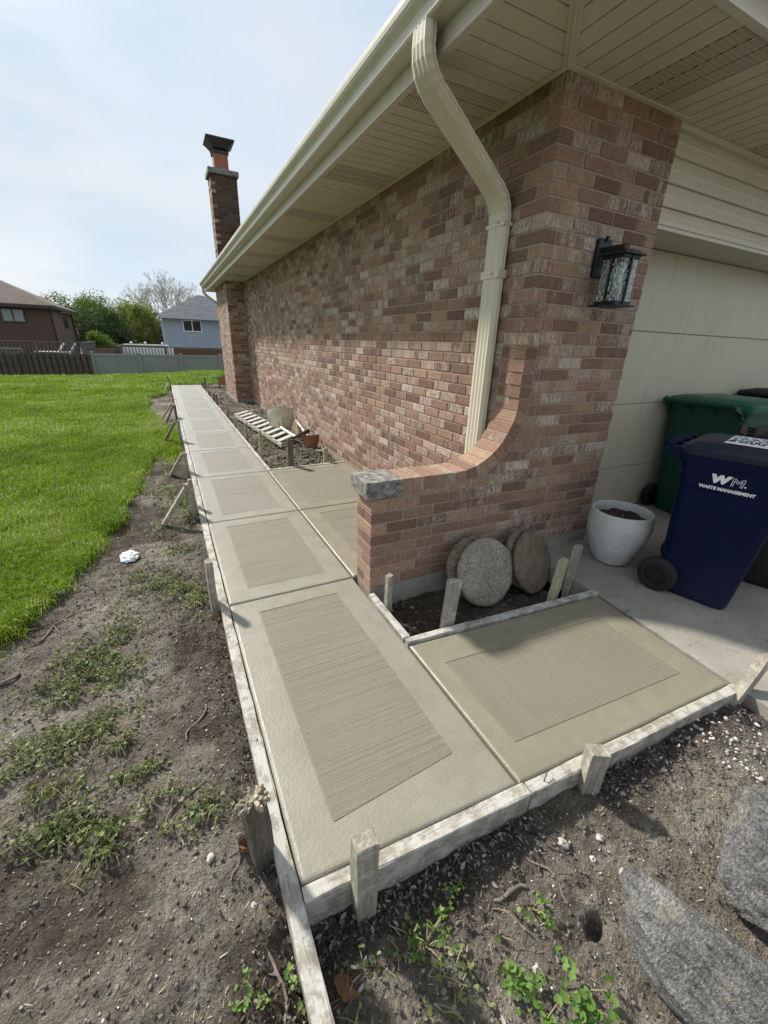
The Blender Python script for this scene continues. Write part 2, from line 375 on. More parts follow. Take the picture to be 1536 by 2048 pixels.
mk_leaf('straw', [(0.0, (0.17, 0.13, 0.09)), (0.6, (0.32, 0.27, 0.20)), (1.0, (0.50, 0.46, 0.38))], 0.1, 0.8)
mk_leaf('tree_leaf_dark', [(0.0, (0.035, 0.070, 0.018)), (0.6, (0.065, 0.120, 0.032)), (1.0, (0.11, 0.17, 0.055))], 0.3)
mk_leaf('tree_leaf_mid', [(0.0, (0.075, 0.130, 0.022)), (0.6, (0.125, 0.200, 0.035)), (1.0, (0.19, 0.26, 0.065))], 0.35)
mk_leaf('tree_leaf_yellow', [(0.0, (0.115, 0.150, 0.020)), (0.6, (0.18, 0.225, 0.035)), (1.0, (0.25, 0.29, 0.07))], 0.35)
mk_leaf('bud', [(0.0, (0.30, 0.29, 0.24)), (1.0, (0.52, 0.51, 0.46))], 0.2)
simple('bark', (0.10, 0.082, 0.065), 0.9, 0.3, 10, 0.5, 40)
simple('bark_pale', (0.42, 0.40, 0.37), 0.9, 0.3, 10)
simple('twig', (0.17, 0.14, 0.115), 0.9, 0.35, 30, 0.4, 90)
simple('stem', (0.27, 0.235, 0.13), 0.7, 0.3, 30)

simple('vinyl', (0.585, 0.53, 0.41), 0.45, 0.035, 4, 0.05, 200, 0.4)
simple('gutter_metal', (0.62, 0.575, 0.47), 0.34, 0.03, 3, 0.0, 60, 0.5)
simple('downspout_metal', (0.60, 0.545, 0.415), 0.36, 0.03, 5, 0.0, 60, 0.5)
simple('door_paint', (0.54, 0.50, 0.375), 0.42, 0.03, 2, 0.04, 160, 0.4)
def weather(nm, col, rough, spec):
    t = NT(nm); v = t.pos(); c = t.ramp(t.noise(v, 3, 4), [(0.3, tuple(x * 0.95 for x in col)), (0.7, col)])
    st = t.ramp(t.noise(t.pos((22, 22, 1.6)), 1.0, 5, 0.7), [(0.55, 1.0), (0.72, 0.80)]); c = t.mix(0.8, c, st, 'MULTIPLY')
    sp = t.ramp(t.noise(v, 55, 4, 0.75), [(0.66, 1.0), (0.76, 0.72)]); c = t.mix(0.7, c, sp, 'MULTIPLY')
    MAT[nm] = t.set(c, rough, t.bump(t.noise(v, 6, 3), 0.06, 0.01), spec)
weather('door_paint', (0.54, 0.50, 0.375), 0.42, 0.4); weather('downspout_metal', (0.60, 0.545, 0.415), 0.36, 0.5); weather('gutter_metal', (0.62, 0.575, 0.47), 0.34, 0.5)
def mk_vent():
    t = NT('vent_vinyl'); v = t.pos()
    m = t.n('ShaderNodeMapping'); m.inputs['Rotation'].default_value = (0, 0, R_(45)); m.inputs['Scale'].default_value = (95, 28, 1); t.l(v, m.inputs['Vector'])
    s = t.n('ShaderNodeSeparateXYZ'); t.l(m.outputs[0], s.inputs[0])
    q = t.math('MULTIPLY', t.math('LESS_THAN', t.math('FRACT', s.outputs[0]), 0.38), t.math('LESS_THAN', t.math('FRACT', s.outputs[1]), 0.8))
    MAT['vent_vinyl'] = t.set(t.mix(q, (0.585, 0.53, 0.41), (0.07, 0.06, 0.048)), 0.5)
mk_vent()
simple('mortar_shaded', (0.13, 0.10, 0.082), 0.95, 0.2, 20, 0.4, 120)  # chimney mortar darkened to go with the painted shade of its near face
simple('flashing', (0.20, 0.19, 0.175), 0.6, 0.2, 6)
simple('limestone', (0.20, 0.195, 0.175), 0.9, 0.85, 30, 0.5, 70)
simple('chip_stone', (0.42, 0.40, 0.36), 0.9, 0.3, 40, 0.4, 120)
simple('clay', (0.33, 0.13, 0.075), 0.75, 0.2, 14, 0.2, 60)
simple('clay_dark', (0.23, 0.085, 0.05), 0.75, 0.25, 14, 0.2, 60)
simple('rust_metal', (0.055, 0.048, 0.045), 0.6, 0.4, 20)
simple('black_metal', (0.012, 0.013, 0.015), 0.42, 0.1, 6, 0.05, 200)
simple('screw_metal', (0.30, 0.29, 0.27), 0.4, 0.1, 6, 0, 60, 0.5, 0.8)
simple('white_vinyl', (0.74, 0.74, 0.72), 0.45, 0.03, 4)
simple('paper', (0.80, 0.81, 0.83), 0.6, 0.08, 40)
simple('lettering', (0.82, 0.83, 0.84), 0.5, 0.02, 4)
simple('pot_soil', (0.045, 0.030, 0.024), 0.95, 0.4, 40, 0.9, 90)
def mk_bin():
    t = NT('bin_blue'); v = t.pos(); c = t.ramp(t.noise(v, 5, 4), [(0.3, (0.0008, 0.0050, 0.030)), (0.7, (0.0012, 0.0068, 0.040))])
    sc = t.math('MULTIPLY', t.ramp(t.noise(t.pos((18, 18, 60)), 1.0, 6, 0.8, 0.8), [(0.66, 0.0), (0.72, 0.6)]), t.ramp(t.noise(v, 3.5, 3), [(0.45, 0.0), (0.65, 1.0)])); c = t.mix(sc, c, (0.10, 0.10, 0.12))
    s_ = t.n('ShaderNodeSeparateXYZ'); t.l(v, s_.inputs[0]); dust = t.math('MULTIPLY', t.math('SUBTRACT', 0.30, s_.outputs[2], True), t.noise(v, 12, 5)); c = t.mix(dust, c, (0.11, 0.10, 0.085))
    MAT['bin_blue'] = t.set(c, 0.42, t.bump(t.noise(v, 160, 3), 0.10, 0.004), 0.16)
mk_bin()
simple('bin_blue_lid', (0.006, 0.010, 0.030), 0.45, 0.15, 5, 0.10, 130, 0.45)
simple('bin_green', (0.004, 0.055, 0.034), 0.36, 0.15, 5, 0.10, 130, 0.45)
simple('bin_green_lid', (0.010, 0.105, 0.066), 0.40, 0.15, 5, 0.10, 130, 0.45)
simple('bin_black', (0.010, 0.010, 0.012), 0.45, 0.15, 5, 0.10, 130, 0.4)
simple('rubber', (0.012, 0.012, 0.013), 0.6, 0.15, 10, 0.2, 90)
simple('yellow_plastic', (0.62, 0.52, 0.08), 0.5, 0.1, 8)
simple('scoop_metal', (0.56, 0.52, 0.38), 0.5, 0.22, 9, 0.1, 40)
simple('pale_pole', (0.55, 0.54, 0.50), 0.5, 0.08, 9)
simple('dark_handle', (0.05, 0.038, 0.03), 0.6, 0.2, 20)
def mk_pot():
    t = NT('pot_glaze'); v = t.pos()
    c = t.ramp(t.noise(v, 9, 6), [(0.3, (0.43, 0.435, 0.425)), (0.7, (0.55, 0.555, 0.54))])
    MAT['pot_glaze'] = t.set(c, 0.6, t.bump(t.noise(v, 90, 4), 0.15, 0.004), 0.35)
mk_pot()
def mk_stone():
    t = NT('granite'); v = t.pos(obj=True)
    c = t.ramp(t.noise(v, 9, 7, 0.7), [(0.3, (0.125, 0.123, 0.120)), (0.55, (0.25, 0.244, 0.232)), (0.75, (0.40, 0.385, 0.355))])
    sp = t.noise(t.pos((80, 190, 120), obj=True), 1.0, 4, 0.75)
    c = t.mix(0.9, c, t.ramp(sp, [(0.32, 0.32), (0.52, 0.95), (0.68, 1.9)]), 'MULTIPLY')
    c = t.mix(t.ramp(t.noise(v, 13, 5), [(0.60, 0.0), (0.70, 0.6)]), c, (0.36, 0.31, 0.235))
    lay = t.noise(t.pos((46, 9, 60), obj=True), 1.0, 5, 0.7, 0.5); c = t.mix(0.9, c, t.ramp(lay, [(0.34, 0.38), (0.46, 1.0), (0.7, 1.3)]), 'MULTIPLY')
    c = t.mix(t.ramp(t.noise(v, 6, 4), [(0.6, 0.0), (0.8, 0.45)]), c, (0.12, 0.13, 0.08))
    MAT['granite'] = t.set(c, 0.85, t.bump(t.math('ADD', sp, t.math('MULTIPLY', t.noise(v, 32, 5, 0.75), 2.2)), 1.0, 0.014), 0.25)
    t = NT('aggregate'); v = t.pos(obj=True); vo = t.voro(v, 95)
    c = t.mix(0.75, t.ramp(t.noise(v, 14, 6, 0.7), [(0.3, (0.17, 0.125, 0.088)), (0.7, (0.36, 0.285, 0.205))]), t.mix(0.5, 1.0, vo.outputs['Color']), 'MULTIPLY')
    MAT['aggregate'] = t.set(c, 0.9, t.bump(vo.outputs['Distance'], 0.9, 0.012), 0.25)
    t = NT('aggregate_grey'); v = t.pos(obj=True); sp = t.noise(v, 75, 5, 0.75)
    c = t.mix(t.ramp(t.noise(v, 7, 5, 0.7), [(0.35, 0.0), (0.65, 0.8)]), (0.24, 0.218, 0.165), (0.38, 0.345, 0.270))
    c = t.mix(0.9, c, t.ramp(sp, [(0.35, 0.45), (0.65, 1.5)]), 'MULTIPLY')
    MAT['aggregate_grey'] = t.set(c, 0.9, t.bump(sp, 0.8, 0.008), 0.25)
    t = NT('pebble'); c = t.ramp(t.white(t.rnd()), [(0, (0.20, 0.17, 0.14)), (0.5, (0.38, 0.35, 0.31)), (1, (0.62, 0.60, 0.56))])
    MAT['pebble'] = t.set(c, 0.85, None, 0.3)
    t = NT('clod'); c = t.ramp(t.white(t.rnd()), [(0, (0.075, 0.061, 0.049)), (0.6, (0.145, 0.122, 0.10)), (1, (0.23, 0.20, 0.168))])
    MAT['clod'] = t.set(c, 0.95, None, 0.1)
mk_stone()
def mk_glass():
    t = NT('seeded_glass'); v = t.pos()
    tp_ = t.n('ShaderNodeBsdfTransparent'); tp_.inputs[0].default_value = (0.90, 0.95, 0.93, 1); gl_ = t.n('ShaderNodeBsdfGlossy'); gl_.inputs['Roughness'].default_value = 0.06
    t.l(t.bump(t.voro(v, 85, 'SMOOTH_F1').outputs['Distance'], 0.9, 0.012), gl_.inputs['Normal']); mx = t.n('ShaderNodeMixShader'); mx.inputs[0].default_value = 0.22
    t.l(tp_.outputs[0], mx.inputs[1]); t.l(gl_.outputs[0], mx.inputs[2]); t.l(mx.outputs[0], t.out.inputs[0]); MAT['seeded_glass'] = t.m
    t = NT('frosted_glass'); MAT['frosted_glass'] = t.set((0.80, 0.79, 0.80), 0.5)
    t = NT('window_glass'); v = t.pos()
    MAT['window_glass'] = t.set((0.02, 0.022, 0.026), 0.08, t.bump(t.noise(v, 1.5, 2), 0.05, 0.05), 0.6)
    t = NT('window_blind'); MAT['window_blind'] = t.set((0.25, 0.28, 0.28), 0.25, None, 0.6)
mk_glass()
def siding(nm, col, freq):
    t = NT(nm); s = t.n('ShaderNodeSeparateXYZ'); t.l(t.pos(), s.inputs[0])
    k = t.math('FRACT', t.math('MULTIPLY', t.math('ADD', s.outputs[0], s.outputs[1]), freq))
    g = t.ramp(k, [(0.0, 0.55), (0.10, 1.0), (0.9, 1.0), (1.0, 0.55)])
    c = t.mix(1.0, t.ramp(t.noise(t.pos((6, 6, 0.8)), 1, 4), [(0.3, tuple(x * 0.88 for x in col)), (0.7, col)]), g, 'MULTIPLY')
    MAT[nm] = t.set(c, 0.75, t.bump(k, 0.0, 0.01), 0.3)
siding('brown_siding', (0.125, 0.070, 0.052), 6.5); siding('tan_siding', (0.20, 0.128, 0.098), 6.5)
siding('blue_siding', (0.36, 0.43, 0.50), 9.0); simple('fence_vinyl', (0.225, 0.245, 0.225), 0.5, 0.04, 2)
def shingle(nm, col):
    t = NT(nm); bt = t.n('ShaderNodeTexBrick'); bt.inputs['Scale'].default_value = 1.0; t.l(t.pos((1, 1.4, 1.4)), bt.inputs['Vector'])
    bt.inputs['Color1'].default_value = (*[x * 0.75 for x in col], 1); bt.inputs['Color2'].default_value = (*[x * 1.3 for x in col], 1); bt.inputs['Mortar'].default_value = (*[x * 0.45 for x in col], 1)
    bt.inputs['Brick Width'].default_value = 0.33; bt.inputs['Row Height'].default_value = 0.19; bt.inputs['Mortar Size'].default_value = 0.014
    c = t.mix(0.6, bt.outputs['Color'], t.ramp(t.noise(t.pos(), 14, 5, 0.7), [(0.3, 0.7), (0.7, 1.3)]), 'MULTIPLY')
    MAT[nm] = t.set(c, 0.9, None, 0.2)
shingle('shingle_brown', (0.125, 0.090, 0.078)); shingle('shingle_grey', (0.115, 0.125, 0.145))
simple('fascia_brown', (0.055, 0.042, 0.038), 0.6); simple('trim_pale', (0.42, 0.46, 0.48), 0.6)
simple('brick_far', (0.17, 0.075, 0.05), 0.9, 0.3, 12)

# ---------------------------------------------------------------- layout constants (metres)
XL, XR = 0.1206, 0.8546          # walkway edges
XC, YF = 1.813, 1.843            # house corner
XD = 2.698                       # right edge of the brick pier beside the garage door
TW = 0.191                       # wing wall thickness
XP = 0.878                       # wing wall end
ZS = 2.526                       # soffit height
COURSE = 0.0677; NC = 37; Z0 = ZS - NC * COURSE
EX, EY = 1.26, 1.29              # eave line of the side and the front
HY = 13.1                        # far end of the house
def yform(x): return 0.646 - 0.0565 * (x - 0.121)

_le = np.array([(-3.0, -2.1), (0.8, -1.35), (1.6, -1.05), (2.2, -0.91), (2.46, -0.82), (2.65, -0.72), (2.88, -0.66), (3.39, -0.575), (3.88, -0.49), (4.45, -0.38), (5.26, -0.33), (6.09, -0.20),
                (6.95, -0.33), (7.6, -0.17), (8.14, -0.15), (9.0, -0.30), (10.0, -0.44), (11.67, -0.46), (12.6, -0.10), (14.4, -0.02), (15.0, 0.3), (15.6, 2.4), (17.0, 3.4), (30, 4.0)])
def lawn_edge(y): return np.interp(y, _le[:, 0], _le[:, 1])
def lawn_mask(x, y):
    e = lawn_edge(y) + 0.10 * vnoise(x * 5.0, y * 5.0, 3) + 0.06 * vnoise(x * 17, y * 17, 4)
    return sst(0.05, -0.07, x - e) * sst(60, 50, y)
def ground_z(x, y):
    x = np.asarray(x, dtype=float); y = np.asarray(y, dtype=float)
    z = np.full(np.broadcast(x, y).shape, -0.07) + 0 * x + 0 * y
    front = sst(0.66, 0.56, y) * sst(-0.05, 0.10, x)
    z = z * (1 - front) + front * (-0.135 + 0.045 * np.clip(x, 0, 2.2))
    z = z + sst(0.4, -1.0, y) * sst(0.0, -0.6, x) * -0.03
    bed = sst(0.87, 0.93, x) * sst(4.50, 4.60, y)
    hill = 0.085 * np.exp(-((x - 1.5) / 0.22) ** 2 - ((y - 5.2) / 0.55) ** 2) + 0.07 * np.exp(-((x - 1.62) / 0.18) ** 2 - ((y - 8.9) / 0.7) ** 2)
    z = z * (1 - bed) + bed * (-0.075 + hill + 0.05 * vnoise(x * 5, y * 5, 12))
    pl = sst(0.86, 0.90, x) * sst(1.33, 1.40, y) * sst(2.0, 1.95, y)
    z = z * (1 - pl) + pl * -0.115
    soil = (1 - lawn_mask(x, y)) * sst(25, 18, y)
    z = z + soil * (0.030 * vnoise(x * 4.1, y * 4.1, 21) + 0.022 * vnoise(x * 11, y * 11, 22) + 0.015 * vnoise(x * 27, y * 27, 23) + 0.010 * vnoise(x * 62, y * 62, 24))
    lm = lawn_mask(x, y)
    z = z + lm * (0.02 + 0.05 * vnoise(x * 0.7, y * 0.7, 31) + 0.02 * vnoise(x * 2.6, y * 2.6, 32))
    z = z + 0.13 * np.exp(-((x - 1.6) / 1.3) ** 2 - ((y - 18.8) / 1.5) ** 2)
    yc = 18.6 + 0.55 * np.clip((x + 3) / 4.5, 0, 1) * 3
    z = z - 1.15 * sst(0.0, 4.0, y - yc) - 0.9 * sst(24, 34, y)
    z = z + sst(60, 200, np.hypot(x, y)) * 1.0
    slab = np.maximum.reduce([sst(0.09, 0.11, x) * sst(0.90, 0.875, x) * sst(0.60, 0.64, y - yform(x) + 0.63) * sst(14.50, 14.46, y),
                              sst(0.80, 0.82, x) * sst(2.2, 2.1, x) * sst(0.60, 0.64, y - yform(x) + 0.63) * sst(1.375, 1.355, y + 0.06 * (x - 0.855)),
                              sst(0.80, 0.82, x) * sst(1.96, 2.0, y) * sst(4.56, 4.54, y) * sst(1.9, 1.85, x),
                              sst(2.03, 2.06, x) * sst(1.87, 1.84, y), sst(1.82, 1.86, x) * sst(1.84, 1.88, y) * sst(13.2, 13.1, y)])
    hole = np.exp(-(((x - 0.832) / 0.030) ** 2 + ((y - 0.262) / 0.022) ** 2) ** 2)
    return z * (1 - slab) + slab * -0.2 - 0.07 * hole
def gz(x, y): return float(ground_z(np.array([x]), np.array([y]))[0])

def axis(segs):
    out = []
    for a, b, st in segs: out.append(np.arange(a, b, st))
    return np.concatenate(out + [[segs[-1][1]]])
def geo(a, b, s0, k=1.13):
    o = [a]; s = s0
    while (o[-1] < b) if b > a else (o[-1] > b):
        o.append(o[-1] + (s if b > a else -s)); s *= k
    return np.array(o[1:])
gx = np.concatenate([geo(-3.2, -300, 0.09)[::-1], np.arange(-3.2, -1.3, 0.06), np.arange(-1.3, 2.3, 0.0125), geo(2.3, 300, 0.05)])
gy = np.concatenate([geo(-0.5, -300, 0.06)[::-1], np.arange(-0.5, 3.2, 0.0125), np.arange(3.2, 6, 0.04), np.arange(6, 26, 0.1), geo(26, 600, 0.3)])
GX, GY = np.meshgrid(gx, gy); GZ = ground_z(GX, GY)
V = np.stack([GX.ravel(), GY.ravel(), GZ.ravel()], 1); nx, ny = len(gx), len(gy)
i0 = (np.arange(ny - 1)[:, None] * nx + np.arange(nx - 1)[None, :]).ravel()
F = np.stack([i0, i0 + 1, i0 + 1 + nx, i0 + nx], 1)
moist = np.maximum.reduce([sst(0.86, 0.9, GX) * sst(1.3, 1.4, GY) * sst(2.0, 1.9, GY) * 1.0,
                           sst(-0.10, 0.06, GX + 0.06 * vnoise(GX * 9, GY * 9, 8)) * sst(0.2, 0.1, GX) * sst(3.5, 2.0, GY) * 0.8,
                           sst(0.22, 0.02, np.abs(yform(GX) - 0.06 - GY) + 0.10 * vnoise(GX * 8, GY * 8, 9)) * sst(0.0, 0.2, GX) * 0.85,
                           sst(0.85, 0.95, GX) * sst(4.4, 4.6, GY) * 0.35, 0.85 * sst(0.02, 0.22, vnoise(GX * 2.1, GY * 2.1, 41) + 0.35 * vnoise(GX * 9, GY * 9, 42)) * sst(-1.3, -0.6, -np.abs(GX))])
me = npmesh('ground', V, F, 'soil', {'lawn': ('POINT', lawn_mask(GX, GY).ravel()), 'moist': ('POINT', np.clip(moist, 0, 1).ravel())}, True)
tag(link('ground', me), kind='structure')

# ---------------------------------------------------------------- walkway slabs
def inset(Q, d):
    """move the edges of a ccw quad inwards by d (number or 4 numbers)"""
    d = d if isinstance(d, (list, tuple)) else [d] * 4; n = len(Q); Ls = []
    for i in range(n):
        a, b = Vector(Q[i]), Vector(Q[(i + 1) % n]); t = (b - a).normalized(); nrm = Vector((-t.y, t.x)); Ls.append((a + nrm * d[i], t))
    out = []
    for i in range(n):
        (p, t), (q, u) = Ls[i - 1], Ls[i]; w = q - p; den = t.x * u.y - t.y * u.x
        out.append(p + t * ((w.x * u.y - w.y * u.x) / den))
    return [(o.x, o.y) for o in out]
bed = MB().box(XL + 0.03, XR + 0.02, 0.75, 14.3, -0.19, -0.105).box(XR + 0.03, 1.98, 0.62, 1.25, -0.19, -0.105).box(XR + 0.03, 1.78, 2.06, 4.45, -0.19, -0.105)
walk = struct('walkway', bed, 'old_concrete')
def slab(Q, dry, field=None, along=False, gap=0.0035, sub=0.0):
    Q = inset(Q, gap); FQ = field or [(x + random.uniform(-0.006, 0.006), y + random.uniform(-0.006, 0.006)) for x, y in inset(Q, random.uniform(0.122, 0.136))]
    rings = [(Q, -0.10), (Q, -0.010), (inset(Q, 0.003), -0.004), (inset(Q, 0.008), -0.001), (inset(Q, 0.015), 0.0), (inset(FQ, -0.002), 0.0), (inset(FQ, -0.0005), -0.0028), (inset(FQ, 0.002), -0.0028), (inset(FQ, 0.002), -0.03)]
    mb = MB(); V = []; F = []
    for q, z in rings: V += [(x, y, z) for x, y in q]
    for i in range(len(rings) - 1):
        for k in range(4): k2 = (k + 1) % 4; F.append((i * 4 + k, i * 4 + k2, (i + 1) * 4 + k2, (i + 1) * 4 + k))
    mb.add(V, F); s = link('slab', mb.mesh('slab'), 'trowelled_concrete', walk); s['dry'] = dry
    ins = [(inset(FQ, 0.0021), -0.028), (inset(FQ, 0.0021), -0.002), (inset(FQ, 0.0040), -0.0008)]
    mb = MB(); V = []; F = []
    for q, z in ins: V += [(x, y, z) for x, y in q]
    for i in range(2):
        for k in range(4): k2 = (k + 1) % 4; F.append((i * 4 + k, i * 4 + k2, (i + 1) * 4 + k2, (i + 1) * 4 + k))
    F.append((8, 9, 10, 11)); mb.add(V, F)
    f = link('broomed_field', mb.mesh('broomed_field'), 'broomed_concrete_along' if along else 'broomed_concrete_cross', s); f['dry'] = dry * 0.72 + 0.04
    return s
JY = [2.040, 3.243, 4.498, 5.70, 6.90, 8.10, 9.30, 10.50, 11.70, 12.90, 14.42]
slab([(XL, 0.646), (XR, 0.604), (XR, JY[0]), (XL, JY[0])], 0.30, [(0.257, 0.758), (0.722, 0.792), (0.702, 1.917), (0.261, 1.911)])
for i in range(len(JY) - 1):
    a, b = JY[i], JY[i + 1]; slab([(XL, a), (XR, a), (XR, b), (XL, b)], min(1.0, 0.38 + 0.16 * i))
slab([(XR + 0.002, 0.603), (2.033, 0.538), (2.104, 1.268), (XR + 0.002, 1.353)], 0.04, [(0.953, 0.728), (1.905, 0.672), (1.925, 1.109), (0.956, 1.178)], True)
slab([(XR + 0.002, 2.046), (XC - 0.008, 2.046), (XC - 0.008, 3.243), (XR + 0.002, 3.243)], 0.10)
slab([(XR + 0.002, 3.243), (XC - 0.008, 3.243), (XC - 0.008, 4.555), (XR + 0.002, 4.512)], 0.16)

# driveway
DP = [(1.93, -14.0), (11, -14.0), (11, 2.30), (XD - 0.05, 2.30), (XD - 0.05, YF + 0.02), (2.125, YF + 0.004), (2.118, 1.268), (2.047, 0.538), (2.012, 0.2)]
mb = MB(); mb.prism(DP, lambda x, y: (x, y, -0.12), lambda x, y: (x, y, -0.001))
struct('driveway', mb, 'old_concrete')

# ---------------------------------------------------------------- form boards, stakes and braces
def board(p0, p1, z1, z0, th, mat, label, seed, side=1):
    """plank on edge; p0->p1 is its inner top edge, thickness th to the left when side>0"""
    a, b = Vector(p0), Vector(p1); t = (b - a).normalized(); n = Vector((-t.y, t.x)) * side; r = random.Random(seed)
    nseg = max(3, int((b - a).length / 0.09)); V, F = [], []
    prof = [(0.0, z0), (0.0, z1 - 0.003), (0.003, z1), (th - 0.003, z1), (th, z1 - 0.003), (th, z0)]
    for i in range(nseg + 1):
        q = a + (b - a) * (i / nseg)
        for k, (d, z) in enumerate(prof):
            dd = d + (r.uniform(-0.0022, 0.0022) if k in (1, 2, 3, 4) else 0); zz = z + (r.uniform(-0.0022, 0.0012) if k in (1, 2, 3, 4) else 0)
            V.append((q.x + n.x * dd, q.y + n.y * dd, zz))
    m = len(prof)
    for i in range(nseg):
        for k in range(m):
            k2 = (k + 1) % m; f = (i * m + k, i * m + k2, (i + 1) * m + k2, (i + 1) * m + k); F.append(f if side < 0 else f[::-1])
    e0 = tuple(range(m)); e1 = tuple(nseg * m + k for k in range(m)); F.append(e0 if side > 0 else e0[::-1]); F.append(e1[::-1] if side > 0 else e1)
    mb = MB(); mb.add(V, F)
    return single('form_board', mb, mat, label, 'form board', group='timber boards forming the new walkway')
LB = [(0.30, 2.045, 'whitish splashed form board on the lawn side, running past the front corner'), (2.05, 4.49, 'second board from the camera along the lawn side of the walkway'),
      (4.50, 7.60, 'third board from the camera along the lawn side of the walkway'), (7.61, 11.0, 'fourth board from the camera along the lawn side of the walkway'), (11.01, 14.46, 'farthest board along the lawn side of the walkway')]
for i, (a, b, lab) in enumerate(LB):
    board((XL - 0.001, a), (XL - 0.001, b), 0.004, -0.10, 0.042, 'form_wood_along', lab, i + 1)
board((XL + 0.004, yform(XL) - 0.002), (0.868, yform(0.868) - 0.002), 0.004, -0.125, 0.040, 'form_wood_cross', 'left of the two boards across the near end of the walkway', 11, -1)
board((0.876, yform(0.876) - 0.003), (2.040, yform(2.040) - 0.002), 0.002, -0.095, 0.040, 'form_wood_cross', 'right of the two boards across the near end, reaching the driveway', 12, -1)
board((XR + 0.004, 1.358), (2.118, 1.268 + 0.004), 0.012, -0.10, 0.038, 'form_wood_cross', 'board between the side slab and the soil under the stepping stones', 13)
board((XR + 0.003, 1.402), (XR + 0.003, 1.815), 0.010, -0.10, 0.036, 'form_wood_along', 'short board from the wing wall along the soil with the stepping stones', 14, -1)
board((XR + 0.045, 4.517), (XC - 0.012, 4.560), 0.004, -0.10, 0.036, 'form_wood_cross', 'board behind the slabs beside the wall, in front of the ladder bed', 15)
RB = [(4.52, 7.8, 'nearest board along the house side of the walkway beside the ladder'), (7.81, 11.2, 'middle board along the house side of the walkway'), (11.21, 14.46, 'farthest board along the house side of the walkway')]
for i, (a, b, lab) in enumerate(RB): board((XR + 0.002, a), (XR + 0.002, b), 0.004, -0.10, 0.038, 'form_wood_along', lab, 20 + i, -1)
board((XL + 0.004, 14.425), (XR + 0.0, 14.425), 0.004, -0.10, 0.038, 'form_wood_cross', 'board across the far end of the walkway', 31)
board((0.95, 14.05), (1.62, 14.05), 0.002, -0.10, 0.038, 'form_wood_cross', 'far pale board reaching from the walkway towards the chimney wall', 32)

def stake(x, y, zt, w, d, label, tx=0.0, ty=0.0, mat='stake_wood', yaw=0.0, seed=0, grp='wooden stakes holding the form boards', point=True, zb=None, name='wooden_stake', frayed=False):
    """tapered driven stake: foot at (x,y), head offset by (tx,ty) at height zt"""
    r = random.Random(seed + 100); g = (gz(x, y) if zb is None else zb) - 0.06
    zs = [g, g + 0.3 * (zt - g), g + 0.7 * (zt - g), zt - 0.006, zt]
    V, F = [], []; M = Matrix.Rotation(yaw, 2)
    for i, z in enumerate(zs):
        u = (z - g - 0.06) / max(0.02, zt - g - 0.06); c = Vector((x + tx * u, y + ty * u)); s = 1.0 if i < 4 else 0.90
        if i == 0: s = 0.8
        for (a, b) in ((-1, -1), (0, -1), (1, -1), (1, 1), (0, 1), (-1, 1)):
            p = M @ Vector((a * w / 2 * s, b * d / 2 * s)); j = 0.0022
            V.append((c.x + p.x + r.uniform(-j, j), c.y + p.y + r.uniform(-j, j), z + (r.uniform(-0.006, 0.004) if i >= 3 else 0)))
    for i in range(4):
        for k in range(6): k2 = (k + 1) % 6; F.append((i * 6 + k, i * 6 + k2, i * 6 + 6 + k2, i * 6 + 6 + k))
    F.append((24, 25, 28, 29)); F.append((25, 26, 27, 28)); F.append((5, 4, 3, 2, 1, 0)); mb = MB(); mb.add(V, F)
    if not frayed: return single(name, mb, mat, label, 'stake', (x, y, g + 0.06), grp)
    T = Thing(name, label, 'stake', (x, y, g + 0.06), grp); T.part('shaft', mb, mat)
    hd = MB(); top = Vector((x + tx, y + ty, zt))
    for k in range(60):      # splintered wood fibres spreading out from the hammered head
        an = r.uniform(0, 6.283); rr = r.uniform(0.0, w * 0.66); p = top + Vector((math.cos(an) * rr, math.sin(an) * rr * 0.85, r.uniform(-0.010, 0.002)))
        o = Vector((math.cos(an) * r.uniform(0.003, 0.014), math.sin(an) * r.uniform(0.003, 0.014), r.uniform(0.003, 0.008)))
        hd.bar(p - o * 1.1, p + o * 0.5, r.uniform(0.007, 0.014), r.uniform(0.004, 0.009), (math.sin(an), -math.cos(an), 0.1))
    T.part('splintered_head', hd.jitter(0.0015, seed), 'stake_fresh'); return T.root
FX = 0.055
stake(0.052, 0.79, 0.250, 0.058, 0.040, 'stake with a splintered mushroomed head at the near left form board', -0.012, -0.03, 'stake_dark', 0.3, 1, frayed=True)
stake(0.052, 2.10, 0.258, 0.036, 0.045, 'lone upright stake on the lawn side beside the first cross joint', 0.002, 0, 'stake_wood', 0.1, 2)
stake(0.045, 3.52, 0.255, 0.040, 0.042, 'leaning stake among green weeds on the lawn side, nearest with a brace', -0.035, 0, 'stake_wood', 0, 3)
stake(0.055, 3.66, 0.235, 0.034, 0.034, 'stake just behind the leaning one among the lawn-side weeds', -0.012, 0.03, 'stake_wood', 0, 4)
stake(0.052, 4.77, 0.212, 0.034, 0.042, 'lawn-side stake with the second nearest brace', 0, 0, 'stake_wood', 0, 5)
stake(0.050, 6.39, 0.285, 0.038, 0.042, 'lawn-side stake with the third nearest brace', 0, 0, 'stake_wood', 0, 6)
stake(0.050, 8.45, 0.215, 0.036, 0.040, 'darker lawn-side stake with the fourth nearest brace', 0, 0, 'stake_dark', 0, 7)
stake(0.052, 11.05, 0.14, 0.036, 0.040, 'low lawn-side stake beside the bare soil patch', 0, 0, 'stake_wood', 0, 8)
stake(0.030, 14.95, 0.215, 0.038, 0.038, 'dark tall stake at the far left end of the walkway', -0.02, 0, 'stake_dark', 0, 9)
stake(0.052, 14.0, 0.175, 0.034, 0.036, 'dark short stake before the far left end of the walkway', 0, 0, 'stake_dark', 0, 10)
